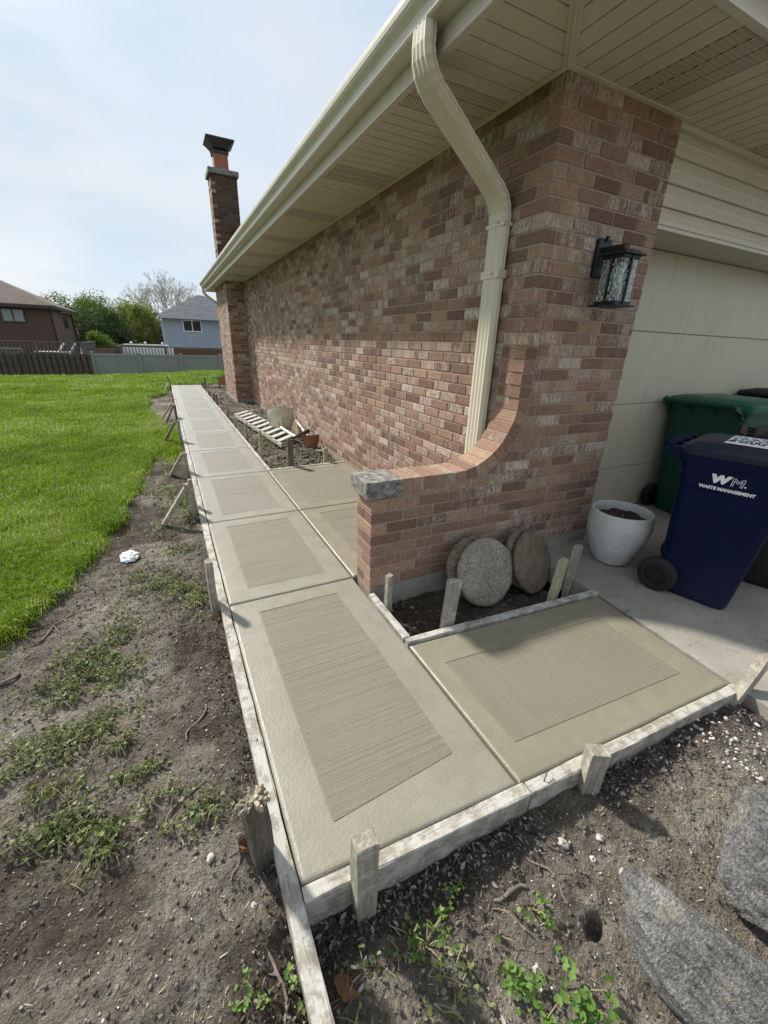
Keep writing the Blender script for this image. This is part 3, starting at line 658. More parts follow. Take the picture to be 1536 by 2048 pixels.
BR = [((-0.205, 3.44), (0.005, 3.50, 0.225), 'stake_wood', 'nearest slanting brace, beside the green weeds'), ((-0.116, 4.93), (0.03, 4.80, 0.195), 'stake_wood', 'second nearest slanting brace on the lawn side'),
      ((-0.205, 6.52), (0.012, 6.40, 0.262), 'stake_dark', 'grey slanting brace in deep grass, third from the camera'), ((-0.150, 7.90), (0.018, 8.42, 0.20), 'stake_dark', 'dark slanting brace, fourth from the camera'),
      ((-0.215, 8.62), (0.012, 8.50, 0.243), 'stake_fresh', 'pale slanting brace over the bare soil patch, fifth from the camera'), ((-0.15, 13.2), (0.02, 13.95, 0.12), 'stake_fresh', 'farthest small slanting brace near the walkway end')]
for i, ((fx, fy), (tx, ty, tz), m, lab) in enumerate(BR):
    mb = MB(); mb.bar((fx - 0.02, fy, gz(fx, fy) - 0.03), (tx, ty, tz), 0.030, 0.058, (0, 1, 0), 0.002)
    single('brace', mb.jitter(0.0015, i), m, lab, 'brace', group='slanting braces on the lawn side')
# stakes on the house side of the walkway
for i, (x, y, zt, w, m, lab) in enumerate([
    (0.928, 4.69, 0.104, 0.036, 'stake_wood', 'shortest stake at the corner of the ladder bed'), (0.930, 5.22, 0.314, 0.034, 'stake_fresh', 'tall thin pale stake beside the ladder bed'),
    (0.930, 6.30, 0.218, 0.042, 'stake_wood', 'stake by the near end of the ladder, house side'), (0.928, 7.38, 0.131, 0.040, 'stake_wood', 'low stake by the far end of the ladder'),
    (0.922, 8.50, 0.212, 0.030, 'stake_fresh', 'pale left stake of the close pair before the chimney wall'), (0.958, 8.56, 0.215, 0.030, 'stake_wood', 'right stake of the close pair before the chimney wall'),
    (0.930, 10.15, 0.192, 0.036, 'stake_dark', 'nearest dark stake beside the chimney wall'), (0.918, 10.60, 0.165, 0.034, 'stake_dark', 'second dark stake beside the chimney wall'),
    (0.920, 10.95, 0.140, 0.032, 'stake_wood', 'third stake beside the chimney wall'), (0.935, 12.20, 0.224, 0.034, 'stake_wood', 'taller grey stake beyond the third one by the chimney wall'),
    (0.918, 11.70, 0.10, 0.034, 'stake_dark', 'stubby stake between taller ones by the chimney wall'), (0.915, 13.60, 0.15, 0.034, 'stake_dark', 'left dark stake of the far group on the house side'),
    (0.930, 13.97, 0.145, 0.034, 'stake_dark', 'second dark stake of the far group on the house side'), (1.01, 14.12, 0.257, 0.046, 'stake_dark', 'wide tall stake of the far group on the house side'),
    (1.255, 14.5, 0.237, 0.040, 'stake_wood', 'pale stake behind the far cross board'), (1.41, 13.98, 0.286, 0.046, 'stake_dark', 'dark stake at the far cross board near the terracotta planter'),
    (1.155, 4.645, 0.303, 0.066, 'stake_dark', 'tall wide dark stake behind the board in front of the ladder bed'), (1.590, 4.67, 0.162, 0.052, 'stake_wood', 'short wide stake nearest the brick wall by the ladder bed')]):
    stake(x, y, zt, w, w * 0.85 if w < 0.05 else 0.034, lab, 0, 0, m, 0, 40 + i)
# stakes around the planting pocket and at the near end
stake(0.915, 1.690, 0.192, 0.036, 0.030, 'round-topped stake beside the end of the wing wall', 0.006, 0.0, 'stake_wood', 0.2, 70)
stake(1.115, 1.412, 0.262, 0.066, 0.034, 'wide stake in front of the grey stepping stone', 0.03, 0.0, 'stake_wood', -0.1, 71)
stake(1.845, 1.375, 0.235, 0.052, 0.040, 'fresh yellowish stake right of the stepping stones', 0.040, 0.0, 'stake_fresh', 0.3, 72)
stake(2.115, 1.470, 0.215, 0.058, 0.042, 'stake at the driveway edge next to the pale pot', 0.035, 0.02, 'stake_wood', 0.35, 73)
stake(0.277, 0.573, 0.200, 0.060, 0.046, 'thick cracked stake at the near left corner of the walkway', -0.002, 0.0, 'stake_wood', -0.06, 74)
stake(1.115, 0.528, 0.108, 0.062, 0.046, 'thick square stake in the middle of the near end boards', 0.0, 0.0, 'stake_wood', -0.45, 75)
stake(1.985, 0.495, 0.150, 0.060, 0.038, 'stake leaning over the driveway corner', 0.165, 0.0, 'stake_wood', -0.1, 76)
# nails in the boards
for i, (x, y, z, lab) in enumerate([(0.94, 0.575, 0.004, 'bent nail sticking out of the near right form board'), (0.1, 1.14, 0.004, 'screw head in the near lawn-side form board')]):
    mb = MB()
    if i == 0: mb.tube([(x - 0.005, y, -0.01), (x, y, 0.012), (x + 0.022, y + 0.012, 0.022)], 0.0022, 6).tube([(x + 0.0215, y + 0.0118, 0.0218), (x + 0.0232, y + 0.0127, 0.0226)], 0.0048, 8)
    else: mb.lathe([(0.0, 0.0), (0.0055, 0.0), (0.0055, 0.0022), (0.003, 0.0034), (0.0, 0.0034)], (x, y, z), 10, False)
    single('nail' if i == 0 else 'screw', mb, 'rust_metal' if i == 0 else 'screw_metal', lab, 'nail' if i == 0 else 'screw')

# ---------------------------------------------------------------- the brick house
H = Thing('brick_house', 'brick house with beige eaves, curved wing wall, chimney and garage door', 'house', (XC, YF, 0))
AX, AZ, RI, RO = 1.420, 1.072, 0.400, 0.487      # centre and radii of the curved brick coping of the wing
ZRV = 1.575                                      # top of its upright run
def ring_x(z):                                   # where plain courses begin on the front face
    if z <= AZ - RO: return XP
    if z < AZ: return AX + math.sqrt(max(0, RO * RO - (AZ - z) ** 2))
    return XC + 0.092 if z < ZRV else XC
# mortar cores
wing = MB(); arc = [(AX + (RI + 0.004) * math.cos(a), AZ + (RI + 0.004) * math.sin(a)) for a in np.linspace(0, -math.pi / 2, 14)]
wing.prism([(XP + 0.003, -0.16), (XC + 0.095, -0.16), (XC + 0.095, ZRV), (XC + 0.0045, ZRV)] + arc + [(XP + 0.003, AZ - RI - 0.004)], lambda x, z: (x, YF + TW - 0.003, z), lambda x, z: (x, YF + 0.0045, z))
P_wing = H.part('wing_wall', wing, 'mortar')
fw = MB().box(XC + 0.0951, XD - 0.003, YF + 0.0045, YF + 0.085, -0.16, ZS + 0.01).box(XC + 0.003, XC + 0.095, YF + 0.0047, YF + 0.085, ZRV + 0.001, ZS + 0.01)
P_front = H.part('front_wall', fw, 'mortar')
sw = MB().box(XC + 0.0045, XC + 0.095, YF + 0.085, 10.66, -0.2, ZS + 0.01).box(XC + 0.0045, XC + 0.095, 12.58, HY, -0.2, ZS + 0.01)
P_side = H.part('side_wall', sw, 'mortar')
CX, CY0, CY1 = 1.434, 10.655, 12.60
P_chase = H.part('chimney_breast', MB().box(CX + 0.003, XC + 0.09, CY0 + 0.003, CY1 - 0.003, -0.2, ZS + 0.01), 'mortar')
KX0, KX1, KY0, KY1, KZ = 1.434, 1.982, 11.33, 11.80, 4.60
P_chim = H.part('chimney', MB().box(KX0 + 0.003, KX1 - 0.003, KY0 + 0.003, KY1 - 0.003, 2.45, KZ), 'mortar_shaded')
H.part('inner_light_block', MB().box(XC + 0.10, 9.2, 2.26, HY - 0.02, -0.2, ZS + 0.02).box(XC + 0.10, XD - 0.01, YF + 0.09, 2.255, -0.2, ZS + 0.02), 'foundation')  # unseen solid core, added to stop light passing through the house
H.part('foundation', MB().box(1.96, XD - 0.002, YF - 0.004, YF + 0.05, -0.2, 0.083), 'foundation'); H.part('foundation', MB().box(XP + 0.006, 1.955, YF - 0.002, YF + TW - 0.004, -0.2, Z0 + 0.003), 'foundation'); H.part('foundation', MB().box(CX - 0.004, XC - 0.002, CY0 - 0.004, CY1 + 0.004, -0.25, -0.03), 'foundation')

BR_H, BR_D, BR_L, JT = 0.0575, 0.090, 0.1935, 0.0098
bricks = []      # (wall part, material, kind, data, score)
def score(p, n, area):
    p = Vector(p); v = Vector((0, 0, CAM_H)) - p; c = v.normalized().dot(Vector(n)); return max(0.0, c) * area / v.length_squared
def brick_x(part, mat, x0, x1, y0, y1, z, n=(0, -1, 0)):
    if x1 - x0 < 0.018 or y1 - y0 < 0.018: return
    c = ((x0 + x1) / 2, (y0 + y1) / 2, z + BR_H / 2); area = ((x1 - x0) if n[1] else (y1 - y0)) * BR_H
    bricks.append((part, mat, 'box', (c, x1 - x0, y1 - y0), score(c, n, area)))
def brick_poly(part, mat, pts, n, area):
    c = [sum(p[k] for p in pts) / 8 for k in range(3)]; bricks.append((part, mat, 'hexa', pts, score(c, n, area)))
rb = random.Random(5)
def run(part, mat_f, a, b, odd, place, first=None):
    """lay stretchers from a to b along one axis; first = length of the opening brick"""
    p = a; L0 = first if first else (BR_L if not odd else BR_L / 2 - JT / 2)
    Ls = L0
    while p < b - 0.012:
        q = min(p + Ls, b)
        place(p, q); p = q + JT; Ls = BR_L
for i in range(NC):
    z = Z0 + i * COURSE + JT / 2; odd = i % 2 == 1; zt = z + BR_H; zm = z + BR_H / 2
    m = lambda lo: ('brick_red' if rb.random() < lo else 'brick')
    low = zt < AZ - RO + 0.012
    # front face
    def pf(p, q):
        if i == 0 and p > 1.9: return
        red = 0.8 if p < 1.30 else (0.35 if p < 1.6 else 0.12)
        part = P_wing if p < XC else P_front
        brick_x(part, m(red), p, q, YF, YF + BR_D, z)
    if low:
        if odd:
            brick_x(P_wing, m(0.9), XP, XP + BR_D, YF, YF + TW, z); run(None, None, XP + BR_D + JT, XD, False, pf)
            a0 = XP + BR_D + JT
        else: run(None, None, XP, XD, False, pf); a0 = XP
        run(None, None, a0, XC - 0.002, False, lambda p, q: brick_x(P_wing, m(0.7), p, q, YF + TW - BR_D, YF + TW, z, (0, 1, 0)))
    elif z < ZRV:
        xa, xb = ring_x(z) + JT * 0.9, ring_x(zt) + JT * 0.9
        # opening brick is cut along the coping
        nxt = XD - math.floor((XD - max(xa, xb) - 0.03) / (BR_L + JT)) * (BR_L + JT) - (BR_L / 2 if odd else 0)
        while nxt < max(xa, xb) + 0.03: nxt += BR_L + JT
        if nxt - JT - max(xa, xb) > 0.015:
            e = nxt - JT; pts = [(xa, YF, z), (e, YF, z), (e, YF + BR_D, z), (xa, YF + BR_D, z), (xb, YF, zt), (e, YF, zt), (e, YF + BR_D, zt), (xb, YF + BR_D, zt)]
            brick_poly(P_wing if max(xa, xb) < XC else P_front, m(0.4), pts, (0, -1, 0), (e - (xa + xb) / 2) * BR_H)
        run(None, None, nxt, XD, False, pf)
    else:
        if not odd: run(None, None, XC, XD, False, pf)
        else: run(None, None, XC + BR_D + JT, XD, False, pf)
    # side face
    def psd(p, q): brick_x(P_side, m(0.13 if z > 0.6 else 0.26), XC, XC + BR_D, p, q, z, (-1, 0, 0))
    ys = YF + TW + JT if zt < ZRV + 0.02 else (YF if odd else YF + BR_D + JT)
    run(None, None, ys, CY0, odd if zt < ZRV + 0.02 else False, psd)
    run(None, None, CY1 + 0.01, HY, odd, psd)
    # chimney breast
    run(None, None, CX if odd else CX + BR_D + JT, XC - 0.012, False, lambda p, q: brick_x(P_chase, m(0.3), p, q, CY0, CY0 + BR_D, z))
    run(None, None, CY0 + BR_D + JT if odd else CY0, CY1, False, lambda p, q: brick_x(P_chase, m(0.2), CX, CX + BR_D, p, q, z, (-1, 0, 0)))
# coping of the wing: a row of headers following the curve
def cop(prof, n):
    (a, b, c, d) = prof      # outer-left, outer-right, inner-right, inner-left in (x, z)
    j = [rb.uniform(-0.0018, 0.0018) for _ in range(3)]
    pts = [(d[0], YF + j[0], d[1]), (c[0], YF + j[0], c[1]), (c[0], YF + TW + j[1], c[1]), (d[0], YF + TW + j[1], d[1]), (a[0], YF + j[0], a[1]), (b[0], YF + j[0], b[1]), (b[0], YF + TW + j[1], b[1]), (a[0], YF + TW + j[1], a[1])]
    brick_poly(P_wing, 'brick_red' if rb.random() < 0.75 else 'brick', pts, n, 0.058 * TW)
x = 1.066; zt_, zb_ = AZ - RI, AZ - RO + 0.006
while x < AX - 0.02:
    w = min(0.0612, AX - x); cop(((x, zt_), (x + w, zt_), (x + w, zb_), (x, zb_)), (0, 0, 1)); x += w + 0.0095
NA = 9
for k in range(NA):
    g = 0.0095 / RI / 2; a0 = -math.pi / 2 + (math.pi / 2) * k / NA + g; a1 = -math.pi / 2 + (math.pi / 2) * (k + 1) / NA - g
    P = lambda r, a: (AX + r * math.cos(a), AZ + r * math.sin(a)); am = (a0 + a1) / 2
    cop((P(RI, a0), P(RI, a1), P(RO - 0.006, a1 + 0.006), P(RO - 0.006, a0 - 0.006)), (-math.cos(am), 0, -math.sin(am)))
z = AZ + 0.006
for k in range(7):
    cop(((XC + 0.001, z), (XC + 0.001, z + 0.0620), (XC + 0.086, z + 0.0620), (XC + 0.086, z)), (-1, 0, 0)); z += 0.0718
# chimney above the roof
nk = int((KZ - 2.5) / COURSE)
for i in range(nk):
    z = KZ - (i + 1) * COURSE + JT / 2; odd = i % 2
    run(None, None, KX0 if odd else KX0 + BR_D + JT, KX1, False, lambda p, q: brick_x(P_chim, 'brick_dark_shaded', p, q, KY0, KY0 + BR_D, z))  # near face all in the darkened copy, its lack of sun painted in
    run(None, None, KY0 + BR_D + JT if odd else KY0, KY1, False, lambda p, q: brick_x(P_chim, 'brick_dark_shaded' if rb.random() < 0.3 else 'brick', KX0, KX0 + BR_D, p, q, z, (-1, 0, 0)))
bricks.sort(key=lambda b: -b[4])
proto = []
for k in range(6):
    mb = MB(); mb.obox((0, 0, 0), 0.5 * BR_L, 0.5 * BR_D, 0.5 * BR_H, None, 0.0028); mb.jitter(0.0011, k)
    proto.append(mb)
PM = {}
def brick_mesh(k, mat):
    if (k, mat) not in PM:
        me = proto[k].mesh('brick'); me.materials.append(MAT[mat]); PM[(k, mat)] = me
    return PM[(k, mat)]
for n, (part, mat, kind, d, sc) in enumerate(bricks[:300]):
    if kind == 'box':
        (c, lx, ly) = d; o = link('brick', brick_mesh(n % 6, mat), None, part); o.location = Vector(c) - H.base
        if lx >= ly or ly < 0.1: o.scale = (lx / BR_L, ly / BR_D, 1)
        else: o.rotation_euler = (0, 0, math.pi / 2); o.scale = (ly / BR_L, lx / BR_D, 1)
    else:
        mb = MB().hexa(d); H.part('brick', mb, mat, part)
rest = {}
for part, mat, kind, d, sc in bricks[300:]: rest.setdefault(mat, []).append((kind, d))
mb = MB(); rv = []; mi = []; names = list(rest)
for im, mat in enumerate(names):
    for kind, d in rest[mat]:
        f0 = len(mb.f)
        if kind == 'box':
            (c, lx, ly) = d; near = c[1] < 6.5 and c[2] < 3
            mb.obox((c[0] + rb.uniform(-.0012, .0012), c[1] + rb.uniform(-.0012, .0012), c[2]), lx / 2, ly / 2, BR_H / 2, None, 0.0028 if near else 0)
        else: mb.hexa(d)
        rv += [rb.random()] * (len(mb.f) - f0); mi += [im] * (len(mb.f) - f0)
me = mb.mesh('bricks', H.base)
for mat in names: me.materials.append(MAT[mat])
me.polygons.foreach_set('material_index', mi); at = me.attributes.new('rnd', 'FLOAT', 'FACE'); at.data.foreach_set('value', rv)
o = link('bricks', me, None, H.root); o['kind'] = 'stuff'

# cap stone of the wing wall
capm = MB(); capm.obox((0.953, YF + TW / 2 + 0.002, 0.628), 0.108, 0.112, 0.046, None, 0.005); H.part('cap_stone', capm.jitter(0.002, 3), 'limestone')
# chimney top
H.part('crown', MB().obox(((KX0 + KX1) / 2, (KY0 + KY1) / 2, KZ + 0.05), 0.315, 0.29, 0.05, None, 0.012), 'limestone', P_chim)
fl = MB(); cx, cy = (KX0 + KX1) / 2 - 0.005, (KY0 + KY1) / 2; fl.obox((cx, cy, KZ + 0.25), 0.145, 0.145, 0.16, None, 0.012); H.part('flue', fl, 'clay', P_chim)
hd = MB(); hd.obox((cx, cy, KZ + 0.425), 0.165, 0.165, 0.022)
for sx in (-1, 1):
    for sy in (-1, 1): hd.bar((cx + sx * 0.15, cy + sy * 0.15, KZ + 0.40), (cx + sx * 0.17, cy + sy * 0.17, KZ + 0.53), 0.02, 0.012)
q = [(-0.16, 0.47), (0.16, 0.47), (0.26, 0.60), (-0.26, 0.60)]
hd.hexa([(cx - .17, cy - .17, KZ + .49), (cx + .17, cy - .17, KZ + .49), (cx + .17, cy + .17, KZ + .49), (cx - .17, cy + .17, KZ + .49), (cx - .27, cy - .27, KZ + .61), (cx + .27, cy - .27, KZ + .61), (cx + .27, cy + .27, KZ + .61), (cx - .27, cy + .27, KZ + .61)])
hd.obox((cx, cy, KZ + 0.625), 0.285, 0.285, 0.014); H.part('chimney_hood', hd, 'rust_metal', P_chim)

# roof
x0, x1, y0, y1, zr = EX - 0.03, 9.8, EY - 0.03, HY + 0.35, 2.715; rx = (x0 + x1) / 2
rf = MB(); rf.add([(x0, y0, zr), (x1, y0, zr), (x1, y1, zr), (x0, y1, zr), (rx, y0 + 4.2, zr + 1.75), (rx, y1 - 4.2, zr + 1.75)], [(0, 1, 4), (1, 2, 5, 4), (2, 3, 5), (3, 0, 4, 5), (3, 2, 1, 0)])
H.part('roof', rf, 'shingle_brown')

# soffit boards
def xlim(y): return XC - 0.004 if y >= YF else max(EX, EX + (y - EY))
def ylim(x, top): return top if x >= XC else max(EY, EY + (x - EX))
def soffit_panel(a, side, vent):
    mb = MB(); w = 0.1015
    for k in range(3):
        p, q = a + k * w, a + k * w + w - 0.0075
        if side:
            xa, xb = xlim(p), xlim(q)
            if xb - EX < 0.04: continue
            B = [(EX + 0.031, p), (max(xa, EX + 0.032), p), (xb, q), (EX + 0.031, q)]
        else:
            top = YF - 0.004 if q < XD else 1.90; ya, yb = ylim(p, top), ylim(q, top)
            if yb - EY < 0.04: continue
            B = [(p, EY + 0.031), (q, EY + 0.031), (q, yb), (p, max(ya, EY + 0.032))]
        T = inset(B, -0.003) if False else B
        mb.hexa([(x, y, ZS) for x, y in B] + [(x, y, ZS + 0.011) for x, y in T])
    if mb.v: H.part('vented_soffit_panel' if vent else 'soffit_panel', mb, 'vent_vinyl' if vent else 'vinyl')
a, k = EY + 0.01, 0
while a < HY + 0.3: soffit_panel(a, True, k % 4 == 3); a += 0.3045; k += 1
a, k = EX + 0.02, 0
while a < 9.0: soffit_panel(a, False, k % 4 == 3); a += 0.3045; k += 1
H.part('soffit_backing', MB().box(EX + 0.031, XC + 0.1, EY + 0.031, HY + 0.3, ZS + 0.0125, ZS + 0.02).box(XC + 0.1, 9.2, EY + 0.031, 1.95, ZS + 0.0125, ZS + 0.02), 'vinyl')
tr = MB(); tr.bar((XC - 0.004, YF - 0.004, ZS - 0.003), (EX + 0.01, EY + 0.01, ZS - 0.003), 0.052, 0.012, (0, 0, 1)).bar((XC - 0.01, YF - 0.01, ZS - 0.010), (EX + 0.02, EY + 0.02, ZS - 0.010), 0.012, 0.012, (0, 0, 1))
H.part('mitre_trim', tr, 'vinyl')
H.part('soffit_trim', MB().box(XC - 0.026, XC - 0.002, YF - 0.022, CY0, ZS - 0.012, ZS - 0.0012).box(XC - 0.020, XD + 0.01, YF - 0.026, YF - 0.002, ZS - 0.0125, ZS - 0.0015).box(XD + 0.004, 9.2, 1.858, 1.884, ZS - 0.030, ZS - 0.0015), 'vinyl')

# fascia and gutter swept along the side and the front
def sweep_eave(prof, mat, name, closed=True):
    P3 = [(Vector((EX, HY + 0.32)), Vector((-1, 0))), (Vector((EX, EY)), Vector((-1, -1))), (Vector((9.4, EY)), Vector((0, -1)))]
    V, F = [], []; n = len(prof)
    for p, o in P3:
        for (d, z) in prof: V.append((p.x + o.x * d, p.y + o.y * d, z))
    for i in range(2):
        for k in range(n): k2 = (k + 1) % n; F.append((i * n + k, i * n + k2, (i + 1) * n + k2, (i + 1) * n + k))
    F.append(tuple(range(n))[::-1]); F.append(tuple(2 * n + k for k in range(n)))
    mb = MB(); mb.add(V, F); return H.part(name, mb, mat)
sweep_eave([(-0.03, 2.513), (0.004, 2.513), (0.004, 2.527), (0.0, 2.530), (0.0, 2.700), (-0.03, 2.700)], 'gutter_metal', 'fascia')
P_gut = sweep_eave([(0.001, 2.720), (0.001, 2.597), (0.080, 2.597), (0.086, 2.600), (0.090, 2.606), (0.090, 2.628), (0.094, 2.640), (0.104, 2.652), (0.118, 2.664), (0.126, 2.678), (0.129, 2.694), (0.129, 2.712), (0.124, 2.719), (0.112, 2.719), (0.112, 2.713), (0.121, 2.708), (0.121, 2.682), (0.098, 2.658), (0.083, 2.640), (0.082, 2.606), (0.005, 2.604), (0.005, 2.720)], 'gutter_metal', 'gutter')

# downspout: corrugated rectangular pipe swept along its path
def downspout(path, wd, dp, name, mat, pleats=(), taper=None):
    sec = []; rib = 0.0038; nr = 4
    def edge(a, b, ax):
        n = nr if ax == 'w' else 2
        for k in range(n * 2):
            t = (k + 0.5) / (n * 2); e = rib if k % 2 else 0.0; sec.append((a[0] + (b[0] - a[0]) * t, a[1] + (b[1] - a[1]) * t, e, ax))
    hw, hd_ = wd / 2 - 0.012, dp / 2 - 0.012
    # keep one broad smooth lobe near the outer corner as on the real pipe
    edge((-hw, -dp / 2), (hw, -dp / 2), 'w'); edge((wd / 2, -hd_), (wd / 2, hd_), 'd'); edge((hw, dp / 2), (-hw, dp / 2), 'w'); edge((-wd / 2, hd_), (-wd / 2, -hd_), 'd')
    pts = [Vector(p) for p in path]; V, F = [], []; n = len(sec)
    for i, p in enumerate(pts):
        t = (pts[min(i + 1, len(pts) - 1)] - pts[max(i - 1, 0)]).normalized(); w = Vector((0, 1, 0)); w = (w - t * w.dot(t)).normalized(); d = w.cross(t)
        if d.x > 0: d = -d
        s = 1.0 + (0.045 if (i % 2 and i in pleats) else 0.0)
        for (a, b, e, ax) in sec:
            aa = a - (e * (1 if a > 0 else -1) if ax == 'd' else 0); bb = b - (e * (1 if b > 0 else -1) if ax == 'w' else 0)
            V.append(p + w * aa * s - d * bb * s)
    for i in range(len(pts) - 1):
        for k in range(n): k2 = (k + 1) % n; F.append((i * n + k, i * n + k2, (i + 1) * n + k2, (i + 1) * n + k))
    F.append(tuple(range(n))[::-1]); F.append(tuple((len(pts) - 1) * n + k for k in range(n)))
    mb = MB(); mb.add(V, F); return H.part(name, mb, mat)
def elbow(p0, p1, p2, n=9):      # quadratic bend
    p0, p1, p2 = Vector(p0), Vector(p1), Vector(p2); return [(1 - t) ** 2 * p0 + 2 * t * (1 - t) * p1 + t * t * p2 for t in np.linspace(0, 1, n)]
DSY = 2.150
path = [(1.198, 2.085, 2.606)] + elbow((1.198, 2.088, 2.545), (1.198, 2.095, 2.46), (1.285, 2.105, 2.405)) + elbow((1.68, 2.147, 2.150), (1.780, 2.155, 2.090), (1.780, 2.157, 1.985)) + [(1.780, 2.157, 1.9), (1.780, 2.157, 0.02)]
P_ds = downspout(path, 0.150, 0.058, 'downspout', 'downspout_metal', set(range(1, 10)) | set(range(10, 19)))
for zz in (1.975, 1.735): H.part('strap', MB().obox((1.780, 2.157, zz), 0.0315, 0.0775, 0.022 if zz < 1.9 else 0.010, None, 0.003), 'downspout_metal', P_ds)
for (yy, zz) in ((2.13, 1.738), (2.13, 1.985)): H.part('screw', MB().obox((1.7475, yy, zz), 0.003, 0.006, 0.006, None, 0.001), 'screw_metal', P_ds)
downspout([(1.20, 13.25, 2.606)] + elbow((1.20, 13.25, 2.55), (1.20, 13.25, 2.45), (1.30, 13.22, 2.38), 6) + [(1.76, 13.1, 2.05), (1.78, 13.1, 0.0)], 0.09, 0.07, 'downspout', 'gutter_metal')

# header siding, trim and garage door
for (z0, z1) in ((2.385, 2.512), (2.262, 2.385), (2.149, 2.262), (2.073, 2.149)):
    for (xa, xb) in ((XD + 0.003, 3.80), (3.802, 9.2)):
        mb = MB(); yb, yt = 1.872, 1.890
        mb.prism([(yb, z0 + 0.001), (yb + 0.001, z0 + 0.006), (yt - 0.010, (z0 + z1) / 2 - 0.004), (yt - 0.012, (z0 + z1) / 2 + 0.004), (yt, z1 - 0.001), (yt + 0.02, z1 - 0.001), (yt + 0.02, z0 + 0.001)], lambda y, z: (xb, y, z), lambda y, z: (xa, y, z))
        H.part('siding_board', mb, 'vinyl')
H.part('door_head_trim', MB().box(XD + 0.003, 9.2, 1.858, 1.915, 2.030, 2.0715).box(XD + 0.003, 9.2, 1.915, 2.19, 2.036, 2.066).box(XD + 0.002, 9.2, 1.850, 1.872, 2.052, 2.075), 'vinyl')
P_door = H.part('garage_door', MB().box(XD - 0.03, 7.6, 2.215, 2.24, 0.0, 2.06), 'door_paint')
zz = [2.034, 1.500, 0.951, 0.402, 0.002]
for a, b in zip(zz[:-1], zz[1:]): H.part('door_section', MB().obox(((XD - 0.04 + 7.6) / 2, 2.203, (a + b) / 2), (7.64 - XD) / 2, 0.013, (a - b) / 2 - 0.0018, None, 0.004), 'door_paint', P_door)
H.part('door_jamb', MB().box(7.6, 9.2, 1.9, 2.22, 0.0, 2.03), 'vinyl')

# ---------------------------------------------------------------- wall lantern
T = Thing('wall_lantern', 'black box lantern with seeded glass on the brick beside the garage door', 'lamp', (2.257, YF, 1.58))
cx, cy, s, zb, zt = 2.257, 1.705, 0.080, 1.580, 1.822
T.part('back_plate', MB().obox((cx, YF - 0.012, 1.822), 0.052, 0.014, 0.092, None, 0.004).obox((cx, YF - 0.03, 1.915), 0.008, 0.008, 0.012), 'black_metal')
T.part('arm', MB().obox((cx, 1.775, 1.862), 0.022, 0.055, 0.011, None, 0.002).obox((cx, 1.705, 1.850), 0.022, 0.022, 0.022, None, 0.003), 'black_metal')
T.part('top_plate', MB().obox((cx, cy, zt), s + 0.004, s + 0.004, 0.005, None, 0.002).obox((cx, cy, zt + 0.011), s - 0.014, s - 0.014, 0.007, None, 0.002).obox((cx, cy, zt - 0.012), s - 0.014, s - 0.014, 0.009, None, 0.002), 'black_metal')
T.part('base_plate', MB().obox((cx, cy, zb), s + 0.003, s + 0.003, 0.004, None, 0.0015).obox((cx, cy, zb + 0.012), s - 0.016, s - 0.016, 0.009, None, 0.002), 'black_metal')
fr = MB()
for sx, sy in ((-1, 0), (1, 0), (0, -1), (0, 1)): fr.obox((cx + sx * (s - 0.014), cy + sy * (s - 0.014), (zb + zt) / 2), 0.005, 0.005, (zt - zb) / 2 - 0.004)
for sx, sy in ((-1, 0), (0, -1)):
    for dz in (-0.06, 0.0, 0.06): fr.obox((cx + sx * (s - 0.019), cy + sy * (s - 0.019), (zb + zt) / 2 + dz), 0.009, 0.009, 0.004)
T.part('frame', fr, 'black_metal')
for k, (sx, sy) in enumerate(((-1, 0), (1, 0), (0, -1), (0, 1))):
    g = MB(); a = s - 0.021
    g.obox((cx + sx * a, cy + sy * a, (zb + zt) / 2 - 0.002), 0.002 if sx else a - 0.002, 0.002 if sy else a - 0.002, (zt - zb) / 2 - 0.020); T.part('glass_pane', g, 'seeded_glass')
T.part('light_tube', MB().lathe([(0.0, 0.022), (0.026, 0.022), (0.026, 0.205), (0.0, 0.205)], (cx, cy, zb), 20, False), 'frosted_glass', smooth=True)

